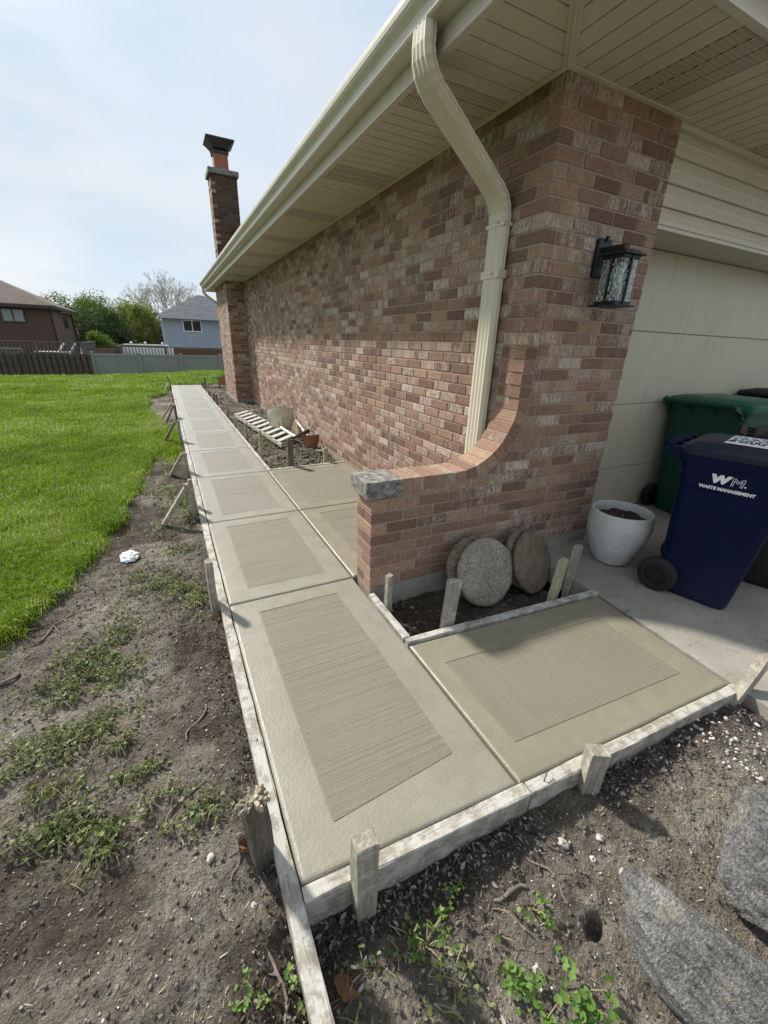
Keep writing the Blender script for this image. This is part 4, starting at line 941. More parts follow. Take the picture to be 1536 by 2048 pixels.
# ---------------------------------------------------------------- wheeled bins
def rrect(hx, hy0, hy1, r, n=5):
    """rounded rectangle, x in [-hx,hx], y in [hy0,hy1]"""
    pts = []
    for (cx_, cy_, a0) in ((hx - r, hy1 - r, 0), (-hx + r, hy1 - r, 90), (-hx + r, hy0 + r, 180), (hx - r, hy0 + r, 270)):
        for k in range(n + 1): a = R_(a0 + 90 * k / n); pts.append((cx_ + r * math.cos(a), cy_ + r * math.sin(a)))
    return pts
def wheelie(base, yaw, body, lid, label, hgt=0.87, k=1.0, text=False, name='wheeled_bin', wheels=True, lidtop=None):
    T = Thing(name, label, 'bin', base); T.root.rotation_euler = (0, 0, yaw); B = Vector(base); T.base = Vector((0, 0, 0))
    def loft(secs, cap0=True, cap1=True):
        V, F = [], []; n = len(secs[0][0])
        for pts, z in secs: V += [(x * k, y * k, z) for x, y in pts]
        for i in range(len(secs) - 1):
            for j in range(n): j2 = (j + 1) % n; F.append((i * n + j, i * n + j2, (i + 1) * n + j2, (i + 1) * n + j))
        if cap0: F.append(tuple(range(n))[::-1])
        if cap1: F.append(tuple((len(secs) - 1) * n + j for j in range(n)))
        mb = MB(); mb.add(V, F); return mb
    q = lambda u: (0.195 + 0.058 * u, -0.20 - 0.085 * u, 0.16 + 0.045 * u)
    secs = []
    for z in (0.0, 0.02, 0.10, 0.30, 0.31, 0.50, 0.66, 0.675, hgt - 0.05):
        u = z / hgt; hx, a, b = q(u); e = -0.006 if z in (0.0,) else (0.004 if z > 0.67 else 0.0); secs.append((rrect(hx + e, a - e, b + e, 0.05), z + 0.004))
    T.part('body', loft(secs), body, smooth=False)
    hx, a, b = q(1.0)
    T.part('rim', loft([(rrect(hx + 0.012, a - 0.012, b + 0.012, 0.05), hgt - 0.060), (rrect(hx + 0.016, a - 0.016, b + 0.016, 0.05), hgt - 0.030), (rrect(hx + 0.016, a - 0.016, b + 0.016, 0.05), hgt - 0.004), (rrect(hx, a, b, 0.05), hgt)]), body)
    P_l = T.part('lid', loft([(rrect(hx + 0.024, a - 0.026, b + 0.020, 0.055), hgt - 0.016), (rrect(hx + 0.026, a - 0.028, b + 0.022, 0.055), hgt + 0.012), (rrect(hx + 0.010, a - 0.010, b + 0.010, 0.055), hgt + 0.026), (rrect(hx - 0.05, a + 0.05, b - 0.03, 0.05), hgt + 0.046), (rrect(hx - 0.14, a + 0.16, b - 0.12, 0.04), hgt + 0.054)]), lid)
    hb = MB(); yb = (b + 0.085) * k
    hb.tube([(-hx * k * 0.92, yb, hgt + 0.004), (hx * k * 0.92, yb, hgt + 0.004)], 0.016, 10)
    for j in range(9): x_ = (-0.85 + 1.7 * j / 8) * hx * k; hb.obox((x_, yb - 0.006, hgt + 0.012), 0.010, 0.022, 0.014, Matrix.Rotation(0.5, 3, 'X'), 0.004)
    for sx in (-1, -0.35, 0.35, 1):
        x_ = sx * hx * k * 0.9; hb.prism([(b * k - 0.01, hgt - 0.10), (b * k + 0.03, hgt - 0.045), (yb + 0.008, hgt - 0.012), (yb + 0.008, hgt + 0.012), (b * k - 0.01, hgt + 0.006)], lambda y, z: (x_ + 0.010, y, z), lambda y, z: (x_ - 0.010, y, z))
    T.part('handle', hb, body)
    if wheels:
        for sx in (-1, 1):
            w = MB(); c = Vector((sx * 0.228 * k, 0.150 * k, 0.108)); pr = [(0.060, -0.026), (0.084, -0.026), (0.102, -0.022), (0.108, -0.010), (0.108, 0.010), (0.102, 0.022), (0.084, 0.026), (0.060, 0.026)]
            V, F = [], []; n = 32
            for r, t in pr:
                for j in range(n): an = 2 * math.pi * j / n; V.append((c.x + t, c.y + r * math.cos(an), c.z + r * math.sin(an)))
            for i in range(len(pr) - 1):
                for j in range(n): j2 = (j + 1) % n; F.append((i * n + j, i * n + j2, (i + 1) * n + j2, (i + 1) * n + j))
            w.add(V, F); P_w = T.part('wheel', w, 'rubber')
            h_ = MB(); h_.tube([c - Vector((0.015, 0, 0)), c + Vector((0.015, 0, 0))], 0.0845, 28); h_.tube([c - Vector((0.024, 0, 0)), c + Vector((0.024, 0, 0))], 0.024, 14)
            for j in range(6): an = math.pi * j / 3; d_ = Vector((0, math.cos(an), math.sin(an))); h_.bar(c + d_ * 0.022 - Vector((0.018, 0, 0)) * 0, c + d_ * 0.080, 0.010, 0.046, (1, 0, 0))
            T.part('hub', h_, 'bin_black', P_w)
        ax = MB(); ax.tube([(-0.226 * k, 0.150 * k, 0.108), (0.226 * k, 0.150 * k, 0.108)], 0.012, 8); T.part('axle', ax, 'bin_black')
    return T, P_l
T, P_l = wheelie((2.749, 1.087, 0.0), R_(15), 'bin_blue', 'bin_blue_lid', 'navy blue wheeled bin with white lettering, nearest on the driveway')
st = MB(); st.hexa([(-0.17, -0.205, 0.0), (0.12, -0.205, 0.0), (0.12, 0.06, 0.0), (-0.17, 0.06, 0.0), (-0.165, -0.20, 0.001), (0.115, -0.20, 0.001), (0.115, 0.055, 0.001), (-0.165, 0.055, 0.001)])
st.v = [(x, y, z + 0.87 + 0.0490 + 0.0075 * min(1.0, max(0.0, (0.21 - abs(x)) / 0.09))) for x, y, z in st.v]
P_s = T.part('sticker', st, 'paper', P_l)
pr = MB()
for j in range(7):
    x_ = -0.12 + 0.034 * j; y_ = -0.18
    while y_ < 0.03:
        l = random.uniform(0.012, 0.035); pr.box(x_, x_ + (0.012 if j in (1, 4) else 0.006), y_, y_ + l, 0.9262, 0.9283); y_ += l + random.uniform(0.006, 0.018)
T.part('print', pr, 'bin_blue_lid', P_s)
def letters(body, size, y, z, shear=0.0, extra=0.0, sx=1.0, outline=False):
    c = bpy.data.curves.new('lettering', 'FONT'); c.body = body; c.size = size; c.align_x = 'CENTER'; c.align_y = 'CENTER'; c.extrude = 0.0008; c.offset = extra; c.shear = shear
    if outline: c.fill_mode = 'NONE'; c.extrude = 0.0; c.bevel_depth = 0.0013; c.bevel_resolution = 0
    o = bpy.data.objects.new('lettering', c); COL.objects.link(o); c.materials.append(MAT['lettering']); o.parent = T.root
    slope = 0.058 / 0.87; xx = -(0.195 + 0.004 + slope * z) - 0.0014
    up = Vector((-slope, 0, 1)).normalized(); rt = Vector((0, -1, 0)); nr = rt.cross(up)
    M = Matrix((rt, up, nr)).transposed().to_4x4(); M.translation = Vector((xx, y, z))
    bpy.context.view_layer.update(); dg = bpy.context.evaluated_depsgraph_get(); me = bpy.data.meshes.new_from_object(o.evaluated_get(dg)); bpy.data.objects.remove(o); bpy.data.curves.remove(c)
    me.transform(M @ Matrix.Diagonal((sx, 1, 1, 1))); me.materials.clear(); return link('lettering', me, 'lettering', T.root)
letters('W', 0.056, 0.012, 0.744, 0.12, 0.0046, 1.25); letters('M', 0.058, -0.062, 0.742, 0.12, 0.0006, 1.25, True)
letters('WASTE MANAGEMENT', 0.0225, -0.028, 0.694, 0.0, 0.0011, 1.02)
letters('.', 0.05, -0.098, 0.742, 0, 0.001)
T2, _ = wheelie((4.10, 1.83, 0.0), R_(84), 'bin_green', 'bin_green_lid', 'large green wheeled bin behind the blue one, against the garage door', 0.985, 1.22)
T3, _ = wheelie((3.31, 1.03, 0.0), R_(22), 'bin_black', 'bin_black', 'black wheeled bin mostly hidden right of the blue one', 0.90, 1.0)
T4, _ = wheelie((5.25, 1.83, 0.0), R_(86), 'bin_black', 'bin_black', 'black-handled bin behind the green one at the right edge', 1.02, 1.2)

# ---------------------------------------------------------------- pale round pot
pc = (2.585, 1.535, 0.0); T = Thing('planter_pot', 'pale grey rounded pot with ribbed base and bare soil beside the garage pier', 'pot', pc)
prof = [(0.0, 0.002), (0.088, 0.002), (0.100, 0.006)]
for z in np.linspace(0.012, 0.365, 90):
    u = z / 0.375; r = 0.100 + 0.098 * math.sin(min(1, u * 1.12) * math.pi / 2) ** 0.85 + (-0.010 * max(0, u - 0.75) / 0.25)
    if 0.04 < z < 0.225: r += 0.0038 * math.sin(z / 0.0115 * 2 * math.pi) * (0.6 + 0.4 * math.sin(z * 61))
    prof.append((r, z))
prof += [(0.1875, 0.373), (0.183, 0.377), (0.176, 0.376), (0.171, 0.370), (0.170, 0.335), (0.168, 0.30)]
T.part('pot', MB().lathe(prof, pc, 72, False), 'pot_glaze', smooth=True)
sl = MB(); V = [(pc[0], pc[1], 0.325)]; F = []
for r in (0.06, 0.12, 0.1695):
    for k in range(40): a = 2 * math.pi * k / 40; V.append((pc[0] + r * math.cos(a), pc[1] + r * math.sin(a), 0.325 + random.uniform(-0.012, 0.012) - (0.01 if r > 0.15 else 0)))
F += [(0, 1 + k, 1 + (k + 1) % 40) for k in range(40)]
for i in range(2): F += [(1 + i * 40 + k, 41 + i * 40 + k, 41 + i * 40 + (k + 1) % 40, 1 + i * 40 + (k + 1) % 40) for k in range(40)]
sl.add(V, F); T.part('soil', sl, 'pot_soil')
rt = MB()
for k in range(26):
    a, r = random.uniform(0, 6.28), random.uniform(0, 0.13); p = Vector((pc[0] + r * math.cos(a), pc[1] + r * math.sin(a), 0.322)); d = Vector((random.uniform(-1, 1), random.uniform(-1, 1), 0)) * 0.02
    rt.tube([p, p + d + Vector((0, 0, random.uniform(0.008, 0.03))), p + d * 2.2 + Vector((0, 0, random.uniform(-0.005, 0.012)))], 0.0013, 4)
T.part('dead_roots', rt, 'twig')

# ---------------------------------------------------------------- round stepping stones leaning on the wing wall
def disc(c, n, r, th, mat, label, seed):
    c = Vector(c); n = Vector(n).normalized(); u = (Vector((0, 0, 1)) - n * n.z).normalized(); s_ = u.cross(n); rr = random.Random(seed)
    ph = [rr.uniform(0, 6.28) for _ in range(4)]; V, F = [], []; N = 56
    prof = [(0.0, 0.5), (0.5, 0.5), (0.86, 0.49), (0.955, 0.40), (0.995, 0.15), (1.0, -0.15), (0.955, -0.42), (0.86, -0.5), (0.0, -0.5)]
    for fr, t in prof:
        for k in range(N):
            a = 2 * math.pi * k / N; w = r * fr * (1 + 0.012 * math.sin(3 * a + ph[0]) + 0.008 * math.sin(7 * a + ph[1])) + (rr.uniform(-0.0015, 0.0015) if fr > 0.8 else 0)
            V.append(c + s_ * (w * math.cos(a)) + u * (w * math.sin(a)) + n * (t * th + (rr.uniform(-0.001, 0.001) if 0 < fr < 0.99 else 0)))
    for i in range(len(prof) - 1):
        for k in range(N): k2 = (k + 1) % N; F.append((i * N + k, (i + 1) * N + k, (i + 1) * N + k2, i * N + k2))
    mb = MB(); mb.add(V, F); low = min(v[2] for v in V)
    return single('stepping_stone', mb, mat, label, 'stepping stone', group='round stepping stones leaning on the wing wall', smooth=True)
disc((1.560, 1.640, 0.085), (0.02, -0.93, 0.36), 0.210, 0.048, 'aggregate_grey', 'front grey speckled stepping stone, its whole face showing', 1)
disc((1.525, 1.705, 0.090), (0.00, -0.94, 0.34), 0.205, 0.046, 'aggregate', 'stepping stone directly behind the grey one', 2)
disc((1.945, 1.640, 0.070), (0.26, -0.89, 0.36), 0.205, 0.046, 'aggregate', 'right brown pebbly stepping stone with its dark face showing', 3)
disc((1.925, 1.702, 0.075), (0.26, -0.90, 0.34), 0.205, 0.044, 'aggregate', 'stepping stone sandwiched behind the brown pebbly one', 4)

# ---------------------------------------------------------------- things lying in the bed beside the wall
bz = lambda x, y, d=0.0: gz(x, y) + d
T = Thing('ladder', 'pale wooden slatted ladder lying on the soil beside the brick wall', 'ladder', (1.35, 6.9, -0.03))
A0, A1, B0, B1 = Vector((1.055, 8.35)), Vector((1.33, 8.72)), Vector((1.285, 5.62)), Vector((1.62, 6.00))
for a, b in ((A0, B0), (A1, B1)): T.part('rail', MB().bar((a.x, a.y, 0.0), (b.x, b.y, 0.005), 0.028, 0.05, (0, 0, 1), 0.003), 'form_wood_along')
for k in range(10):
    t = (k + 0.4) / 10; a = A0.lerp(B0, t); b = A1.lerp(B1, t); d = (B0 - A0).normalized() * 0.06
    T.part('rung', MB().bar((a.x, a.y, 0.034), (b.x, b.y, 0.036), 0.085, 0.016, (0, 0, 1), 0.003), 'pale_pole')
# dished scoop leaning on the wall
V, F = [], []; n1, n2 = 12, 10; c0 = Vector((1.555, 6.72, 0.0)); ux = Vector((0.96, -0.28, 0)).normalized(); up = Vector((0.08, 0.62, 0.78)).normalized(); nn = ux.cross(up)
for side in (0, 1):
    for j in range(n2):
        v = j / (n2 - 1)
        for i in range(n1):
            u = i / (n1 - 1) * 2 - 1; hw = 0.225 * (0.62 + 0.38 * min(1, v * 1.7)); dish = 0.10 * (u * u) + 0.09 * (1 - v) ** 2
            V.append(c0 + ux * (u * hw) + up * (0.02 + 0.36 * v) + nn * (-dish + 0.10 + side * 0.006))
m = n1 * n2
for s0 in (0, m):
    for j in range(n2 - 1):
        for i in range(n1 - 1): a = s0 + j * n1 + i; F.append((a, a + 1, a + 1 + n1, a + n1) if s0 else (a, a + n1, a + 1 + n1, a + 1))
for j in range(n2 - 1):
    for i in (0, n1 - 1): a = j * n1 + i; F.append((a, a + n1, a + n1 + m, a + m))
for i in range(n1 - 1):
    for j in (0, n2 - 1): a = j * n1 + i; F.append((a, a + 1, a + 1 + m, a + m))
mb = MB(); mb.add(V, F); single('scoop', mb, 'scoop_metal', 'beige dished scoop standing against the brick wall behind the ladder', 'scoop', smooth=True)
for k, (x_, y_, tx, ty, h_) in enumerate([(1.47, 6.95, -0.03, 0.05, 0.19), (1.50, 6.66, 0.0, 0.02, 0.15), (1.57, 6.62, -0.01, 0.08, 0.22)]):
    stake(x_, y_, bz(x_, y_) + h_ + 0.05, 0.026, 0.022, ['left wooden peg standing in front of the scoop', 'short middle wooden peg in front of the scoop', 'right tall wooden peg in front of the scoop'][k], tx, ty, 'stake_fresh', 0, 90 + k, 'wooden pegs in front of the scoop', name='wooden_peg')
single('yellow_strip', MB().bar((1.66, 6.22, -0.03), (1.70, 6.35, 0.20), 0.035, 0.012, (1, 0, 0), 0.002), 'yellow_plastic', 'bright yellow plastic strip standing beside the scoop', 'strip')
single('pole', MB().tube([(1.50, 6.55, 0.075), (1.56, 5.85, 0.05)], 0.022, 10), 'pale_pole', 'white pole end lying across the ladder', 'pole')
single('pole', MB().tube([(1.765, 6.60, 0.16), (1.735, 5.72, 0.02)], 0.018, 10), 'pale_pole', 'pale rod leaning along the foot of the brick wall', 'pole')
T = Thing('shovel', 'long-handled shovel with a rusty blade lying beside the ladder', 'shovel', (1.6, 5.5, -0.02))
T.part('handle', MB().tube([(1.36, 5.62, 0.075), (1.50, 5.68, 0.10), (1.70, 5.78, 0.14)], [0.016, 0.018, 0.020], 10), 'dark_handle')
T.part('grip', MB().tube([(1.60, 5.72, 0.12), (1.72, 5.79, 0.155)], 0.032, 10), 'dark_handle')
V, F = [], []; n1, n2 = 9, 8; c0 = Vector((1.665, 5.50, 0.02)); ux = Vector((0.96, -0.25, -0.05)).normalized(); up = Vector((0.05, 0.35, 0.93)).normalized(); nn = ux.cross(up)
for side in (0, 1):
    for j in range(n2):
        v = j / (n2 - 1)
        for i in range(n1):
            u = i / (n1 - 1) * 2 - 1; hw = 0.125 * (1 - 0.45 * (1 - v) ** 2.2); cr = 0.035 * abs(u) ** 1.4
            V.append(c0 + ux * (u * hw) + up * (0.20 * v - 0.05 + (0.0 if v < 0.9 else -0.03 * (1 - abs(u)))) - nn * (cr - side * 0.004))
m = n1 * n2
for s0 in (0, m):
    for j in range(n2 - 1):
        for i in range(n1 - 1): a = s0 + j * n1 + i; F.append((a, a + 1, a + 1 + n1, a + n1) if s0 else (a, a + n1, a + 1 + n1, a + 1))
for j in range(n2 - 1):
    for i in (0, n1 - 1): a = j * n1 + i; F.append((a, a + n1, a + n1 + m, a + m))
for i in range(n1 - 1):
    for j in (0, n2 - 1): a = j * n1 + i; F.append((a, a + 1, a + 1 + m, a + m))
mb = MB(); mb.add(V, F); T.part('blade', mb, 'clay_dark', smooth=True)
single('wood_scrap', MB().obox((1.70, 5.12, 0.015), 0.075, 0.035, 0.006, Matrix.Rotation(0.5, 3, 'Z') @ Matrix.Rotation(0.25, 3, 'Y'), 0.001), 'pale_pole', 'small pale wood scrap on the soil below the shovel blade', 'wood scrap')
# terracotta planter beyond the chimney breast
tp = (1.72, 15.3, gz(1.72, 15.3)); T = Thing('terracotta_planter', 'terracotta planter with feathery green plant beyond the chimney corner', 'planter', tp)
T.part('pot', MB().lathe([(0.0, 0.0), (0.13, 0.0), (0.17, 0.22), (0.19, 0.225), (0.19, 0.265), (0.165, 0.265), (0.15, 0.22), (0.0, 0.21)], tp, 28, False), 'clay', smooth=False)

# ---------------------------------------------------------------- boulders at the near right
def boulder(c, half, yaw, seed, label, flat=0.55):
    """angular granite block: noise-displaced sphere cut by random planes"""
    rr = np.random.default_rng(seed); nu, nv = 150, 84
    th = np.linspace(0, 2 * np.pi, nu, endpoint=False); ph = np.linspace(0.02, np.pi - 0.02, nv); TH, PH = np.meshgrid(th, ph)
    D = np.stack([np.sin(PH) * np.cos(TH), np.sin(PH) * np.sin(TH), np.cos(PH)], -1); r = np.ones(TH.shape) * 1.15
    for k in range(20):
        n = rr.normal(size=3); n /= np.linalg.norm(n); d = rr.uniform(0.66, 0.95); c_ = D @ n; r = np.minimum(r, np.where(c_ > 0.05, d / np.maximum(c_, 0.05), 9))
    top = np.array([rr.uniform(-0.1, 0.1), rr.uniform(-0.1, 0.1), 1.0]); top /= np.linalg.norm(top); c_ = D @ top; r = np.minimum(r, np.where(c_ > 0.05, 0.90 / np.maximum(c_, 0.05), 9))
    P = D * r[..., None]
    for f, a in ((2.3, 0.05), (5.5, 0.05), (12, 0.040), (26, 0.026), (55, 0.013)):
        w = (vnoise(P[..., 0] * f + 9 * seed, P[..., 1] * f + P[..., 2] * f * 0.7, seed) + vnoise(P[..., 2] * f + 5, P[..., 0] * f - P[..., 1] * f * 0.6, seed + 1)); P = P * (1 + a * w)[..., None]
    P = P * np.array(half); cz, sz = math.cos(yaw), math.sin(yaw); X = P[..., 0] * cz - P[..., 1] * sz; Y = P[..., 0] * sz + P[..., 1] * cz
    V = np.stack([X.ravel(), Y.ravel(), P[..., 2].ravel()], 1); F = []
    for i in range(nv - 1):
        for j in range(nu): j2 = (j + 1) % nu; F.append((i * nu + j, (i + 1) * nu + j, (i + 1) * nu + j2, i * nu + j2))
    F.append(tuple(range(nu))); F.append(tuple((nv - 1) * nu + k for k in range(nu))[::-1])
    mb = MB(); mb.add(V.tolist(), F); o = link('boulder', mb.mesh('boulder', smooth=True), 'granite', None, c); tag(o, label, 'boulder', 'granite boulders in the near soil'); return o
boulder((0.975, 0.045, -0.060), (0.112, 0.290, 0.150), 0.05, 23, 'long grey granite boulder at the lower right, left of the other one')
boulder((1.405, 0.085, -0.055), (0.205, 0.205, 0.170), 0.35, 9, 'rounded dark granite boulder nearest the right edge of the photo')

# ---------------------------------------------------------------- leaf builders
def leaf_mesh(P, N, S, size, lobed=True, cup=0.25, seed=0):
    """P centres (n,3), N normals, S stem directions, size (n,) -> V, F, leaf index; a small scalloped fan of quads per leaf"""
    n = len(P); N = N / np.linalg.norm(N, axis=1, keepdims=True); S = S - N * (S * N).sum(1, keepdims=True); S /= np.linalg.norm(S, axis=1, keepdims=True) + 1e-9; T_ = np.cross(N, S)
    out = [(-0.10, 0.0), (-0.35, 0.55), (0.12, 0.72), (0.42, 0.52), (0.70, 0.42), (0.78, 0.0), (0.70, -0.42), (0.42, -0.52), (0.12, -0.72), (-0.35, -0.55)] if lobed else [(-0.5, 0.0), (-0.1, 0.28), (0.35, 0.24), (0.75, 0.0), (0.35, -0.24), (-0.1, -0.28)]
    m = len(out); V = np.empty((n, m + 1, 3)); V[:, 0] = P - N * (cup * 0.35 * size)[:, None] if np.ndim(cup) else P - N * (0.35 * cup * size)[:, None]
    for k, (a, b) in enumerate(out): V[:, k + 1] = P + S * (a * size)[:, None] + T_ * (b * size)[:, None] + N * (cup * size * (abs(b) * 0.6 + 0.1 * ((k * 7) % 3 - 1)))[:, None]
    tri = np.array([(0, 1 + k, 1 + (k + 1) % m) for k in range(m)]); F = (tri[None] + (np.arange(n) * (m + 1))[:, None, None]).reshape(-1, 3)
    return V.reshape(-1, 3), F, np.repeat(np.arange(n), m)
def rvec(n, up=0.0, rng=RNG):
    v = rng.normal(size=(n, 3)); v[:, 2] = np.abs(v[:, 2]) * 0.5 + up; return v / np.linalg.norm(v, axis=1, keepdims=True)
def stuff(name, V, F, mat, label, cat, rnd=None, group=None):
    at = {'rnd': ('FACE', rnd)} if rnd is not None else None; c = V.mean(0); c[2] = V[:, 2].min()
    return tag(link(name, npmesh(name, V - c, F, mat, at), None, None, c), label, cat, group, 'stuff')

# ---------------------------------------------------------------- creeping weeds on the bare soil
PATCH = [(-0.31, 2.69, 0.16, 0.14, 120), (-0.12, 2.40, 0.11, 0.13, 150), (-0.23, 2.55, 0.12, 0.10, 120), (-0.02, 2.22, 0.05, 0.14, 110), (-0.42, 2.10, 0.13, 0.16, 220), (-0.50, 1.90, 0.13, 0.12, 230), (-0.40, 1.78, 0.10, 0.08, 110), (-0.57, 1.78, 0.10, 0.10, 120),
         (-0.43, 1.52, 0.11, 0.07, 150), (-0.56, 1.50, 0.11, 0.09, 170), (-0.62, 1.42, 0.10, 0.06, 80), (-0.55, 1.21, 0.08, 0.11, 170), (-0.47, 1.15, 0.07, 0.05, 70), (-0.37, 1.06, 0.05, 0.07, 110), (-0.29, 1.24, 0.07, 0.04, 80), (-0.34, 1.38, 0.06, 0.03, 40), (-0.10, 1.00, 0.07, 0.05, 60), (-0.20, 1.10, 0.06, 0.03, 40),
         (-0.03, 3.95, 0.09, 0.22, 330), (-0.16, 4.2, 0.10, 0.25, 160), (-0.20, 3.3, 0.12, 0.15, 70), (0.00, 3.55, 0.05, 0.12, 120), (-0.10, 2.95, 0.10, 0.10, 60), (0.30, 0.45, 0.16, 0.06, 46), (0.45, 0.36, 0.12, 0.07, 42), (1.35, 5.0, 0.28, 0.25, 190), (1.20, 6.2, 0.12, 0.4, 170), (1.10, 7.2, 0.08, 0.5, 120), (1.70, 4.75, 0.06, 0.14, 110), (1.2, 8.9, 0.15, 0.3, 60), (1.0, 1.78, 0.10, 0.04, 24), (1.3, 10.2, 0.1, 0.2, 60)]
LV, LF, LR, o = [], [], [], 0; stem = MB()
for (x, y, sx, sy, n) in PATCH:
    n = int(n * 2.0); px = x + RNG.normal(size=n) * sx * 0.66; py = y + RNG.normal(size=n) * sy * 0.66; k = ((px < 0.06) | (px > 0.12)) & (vnoise(px * 14, py * 14, 91) > -0.12 + 0.1 * RNG.normal(size=n)); px, py = px[k], py[k]; n = len(px)
    big = 0.0098 if y < 3 else 0.013
    h = RNG.uniform(0.004, 0.034, n) * (1.0 if y < 3 or x > 0.5 else 2.2); P = np.stack([px, py, ground_z(px, py) + h], 1); N = rvec(n, 0.55)
    V, F, ix = leaf_mesh(P, N, RNG.normal(size=(n, 3)), RNG.uniform(0.7, 1.5, n) * big, True, 0.3); LV.append(V); LF.append(F + o); o += len(V); LR.append(RNG.random(n)[ix])
    for _ in range(int(n * 0.42)):
        a = RNG.integers(0, n); p = Vector(P[a]); q = p + Vector((random.uniform(-1, 1), random.uniform(-1, 1), 0)) * 0.045; q.z = gz(q.x, q.y) + random.uniform(0.001, 0.012); mid = (p + q) / 2 + Vector((0, 0, random.uniform(0.0, 0.012)))
        if y < 3 or x > 0.5: stem.tube([p, mid, q], 0.0014, 3, False)
V = np.concatenate(LV); stuff('creeping_weeds', V, np.concatenate(LF), 'weed_leaf', 'patches of small scalloped weeds creeping over the bare soil', 'weeds', np.concatenate(LR))
so_ = link('weed_stems', stem.mesh('weed_stems'), 'stem'); tag(so_, 'pale trailing runners of the creeping weeds on the soil', 'weed stems', None, 'stuff')

def weed_plant(x, y, r, n, label, hmax=0.09, big=0.014, seed=0):
    rg = np.random.default_rng(seed); z0 = gz(x, y); T = Thing('weed_plant', label, 'weed', (x, y, z0), 'young green weeds in the near soil')
    st_ = MB(); P = []; N = []
    for k in range(n):
        a = rg.uniform(0, 6.28); d = r * math.sqrt(rg.uniform(0.02, 1)); e = Vector((x + d * math.cos(a), y + d * math.sin(a), 0)); e.z = max(gz(e.x, e.y), z0 - 0.03) + hmax * (1.0 - 0.55 * (d / r)) * rg.uniform(0.55, 1.0)
        b = Vector((x + rg.normal() * 0.006, y + rg.normal() * 0.006, z0 - 0.004)); st_.tube([b, b.lerp(e, 0.5) + Vector((0, 0, 0.012)), e], [0.0020, 0.0016, 0.0012], 5, False)
        for j in range(int(rg.integers(5, 9))): P.append([e.x + rg.normal() * big * 0.9, e.y + rg.normal() * big * 0.9, e.z + rg.normal() * big * 0.35]); N.append([rg.normal() * 0.5, rg.normal() * 0.5, 0.9])
    T.part('stems', st_, 'stem'); P = np.array(P); N = np.array(N); n = len(P); V, F, ix = leaf_mesh(P, N, rg.normal(size=(n, 3)), rg.uniform(0.6, 1.15, n) * big, True, 0.3)
    V = V - np.array(T.base); o = link('leaves', npmesh('leaves', V, F, 'fresh_leaf', {'rnd': ('FACE', rg.random(n)[ix])}), None, T.root)
weed_plant(0.655, 0.205, 0.085, 13, 'bright leafy weed with reddish stems left of the long boulder', 0.10, 0.015, 1)
weed_plant(0.555, 0.270, 0.040, 5, 'small bright weed just left of the biggest leafy weed', 0.07, 0.015, 2)
weed_plant(0.075, 0.500, 0.040, 6, 'small weed leaning over the near end of the lawn-side board', 0.085, 0.011, 3)
weed_plant(-0.03, 0.520, 0.045, 5, 'faint little weed left of the lawn-side board at the bottom edge', 0.035, 0.009, 4)
weed_plant(0.70, 0.365, 0.055, 6, 'thin sprawling weed in the soil just above the long boulder', 0.05, 0.009, 5)
weed_plant(0.40, 0.440, 0.075, 9, 'tangled pale weed below the near left board', 0.05, 0.010, 6)
weed_plant(0.52, 0.500, 0.035, 4, 'tiny weed touching the near left board', 0.05, 0.009, 7)
tpv = MB(); tp = Vector(tp)
P = np.array(tp) + np.stack([RNG.normal(size=260) * 0.10, RNG.normal(size=260) * 0.10, 0.27 + np.abs(RNG.normal(size=260)) * 0.10], 1)
V, F, ix = leaf_mesh(P, rvec(260, 0.2), RNG.normal(size=(260, 3)), RNG.uniform(0.02, 0.045, 260), False)
o_ = link('foliage', npmesh('foliage', V - np.array(tp), F, 'fresh_leaf', {'rnd': ('FACE', RNG.random(260)[ix])}), None, T.root if T.root.name.startswith('terracotta') else bpy.data.objects['terracotta_planter'])

# ---------------------------------------------------------------- leaf litter, pebbles, clods, twigs
n = 2300; u = RNG.random(n)
px = np.concatenate([RNG.uniform(0.12, 2.0, 1700), RNG.uniform(-0.10, 0.085, 420), RNG.uniform(0.2, 1.1, 180)]); py = np.concatenate([yform(px[:1700]) - 0.050 - np.abs(RNG.normal(size=1700)) * 0.050, RNG.uniform(0.35, 2.3, 420), RNG.uniform(0.15, 0.55, 180)])
px[1700:2120] = 0.075 - np.abs(RNG.normal(size=420)) * 0.045
dens = vnoise(px * 6, py * 6, 77); k = dens > -0.22; px, py = px[k], py[k]; n = len(px)
P = np.stack([px, py, ground_z(px, py) + RNG.uniform(0.002, 0.020, n)], 1)
V, F, ix = leaf_mesh(P, rvec(n, 0.25), RNG.normal(size=(n, 3)), RNG.uniform(0.007, 0.020, n), False, 0.55)
stuff('leaf_litter', V, F, 'litter_leaf', 'grey dried leaf litter gathered along the foot of the form boards', 'leaf litter', RNG.random(n)[ix])
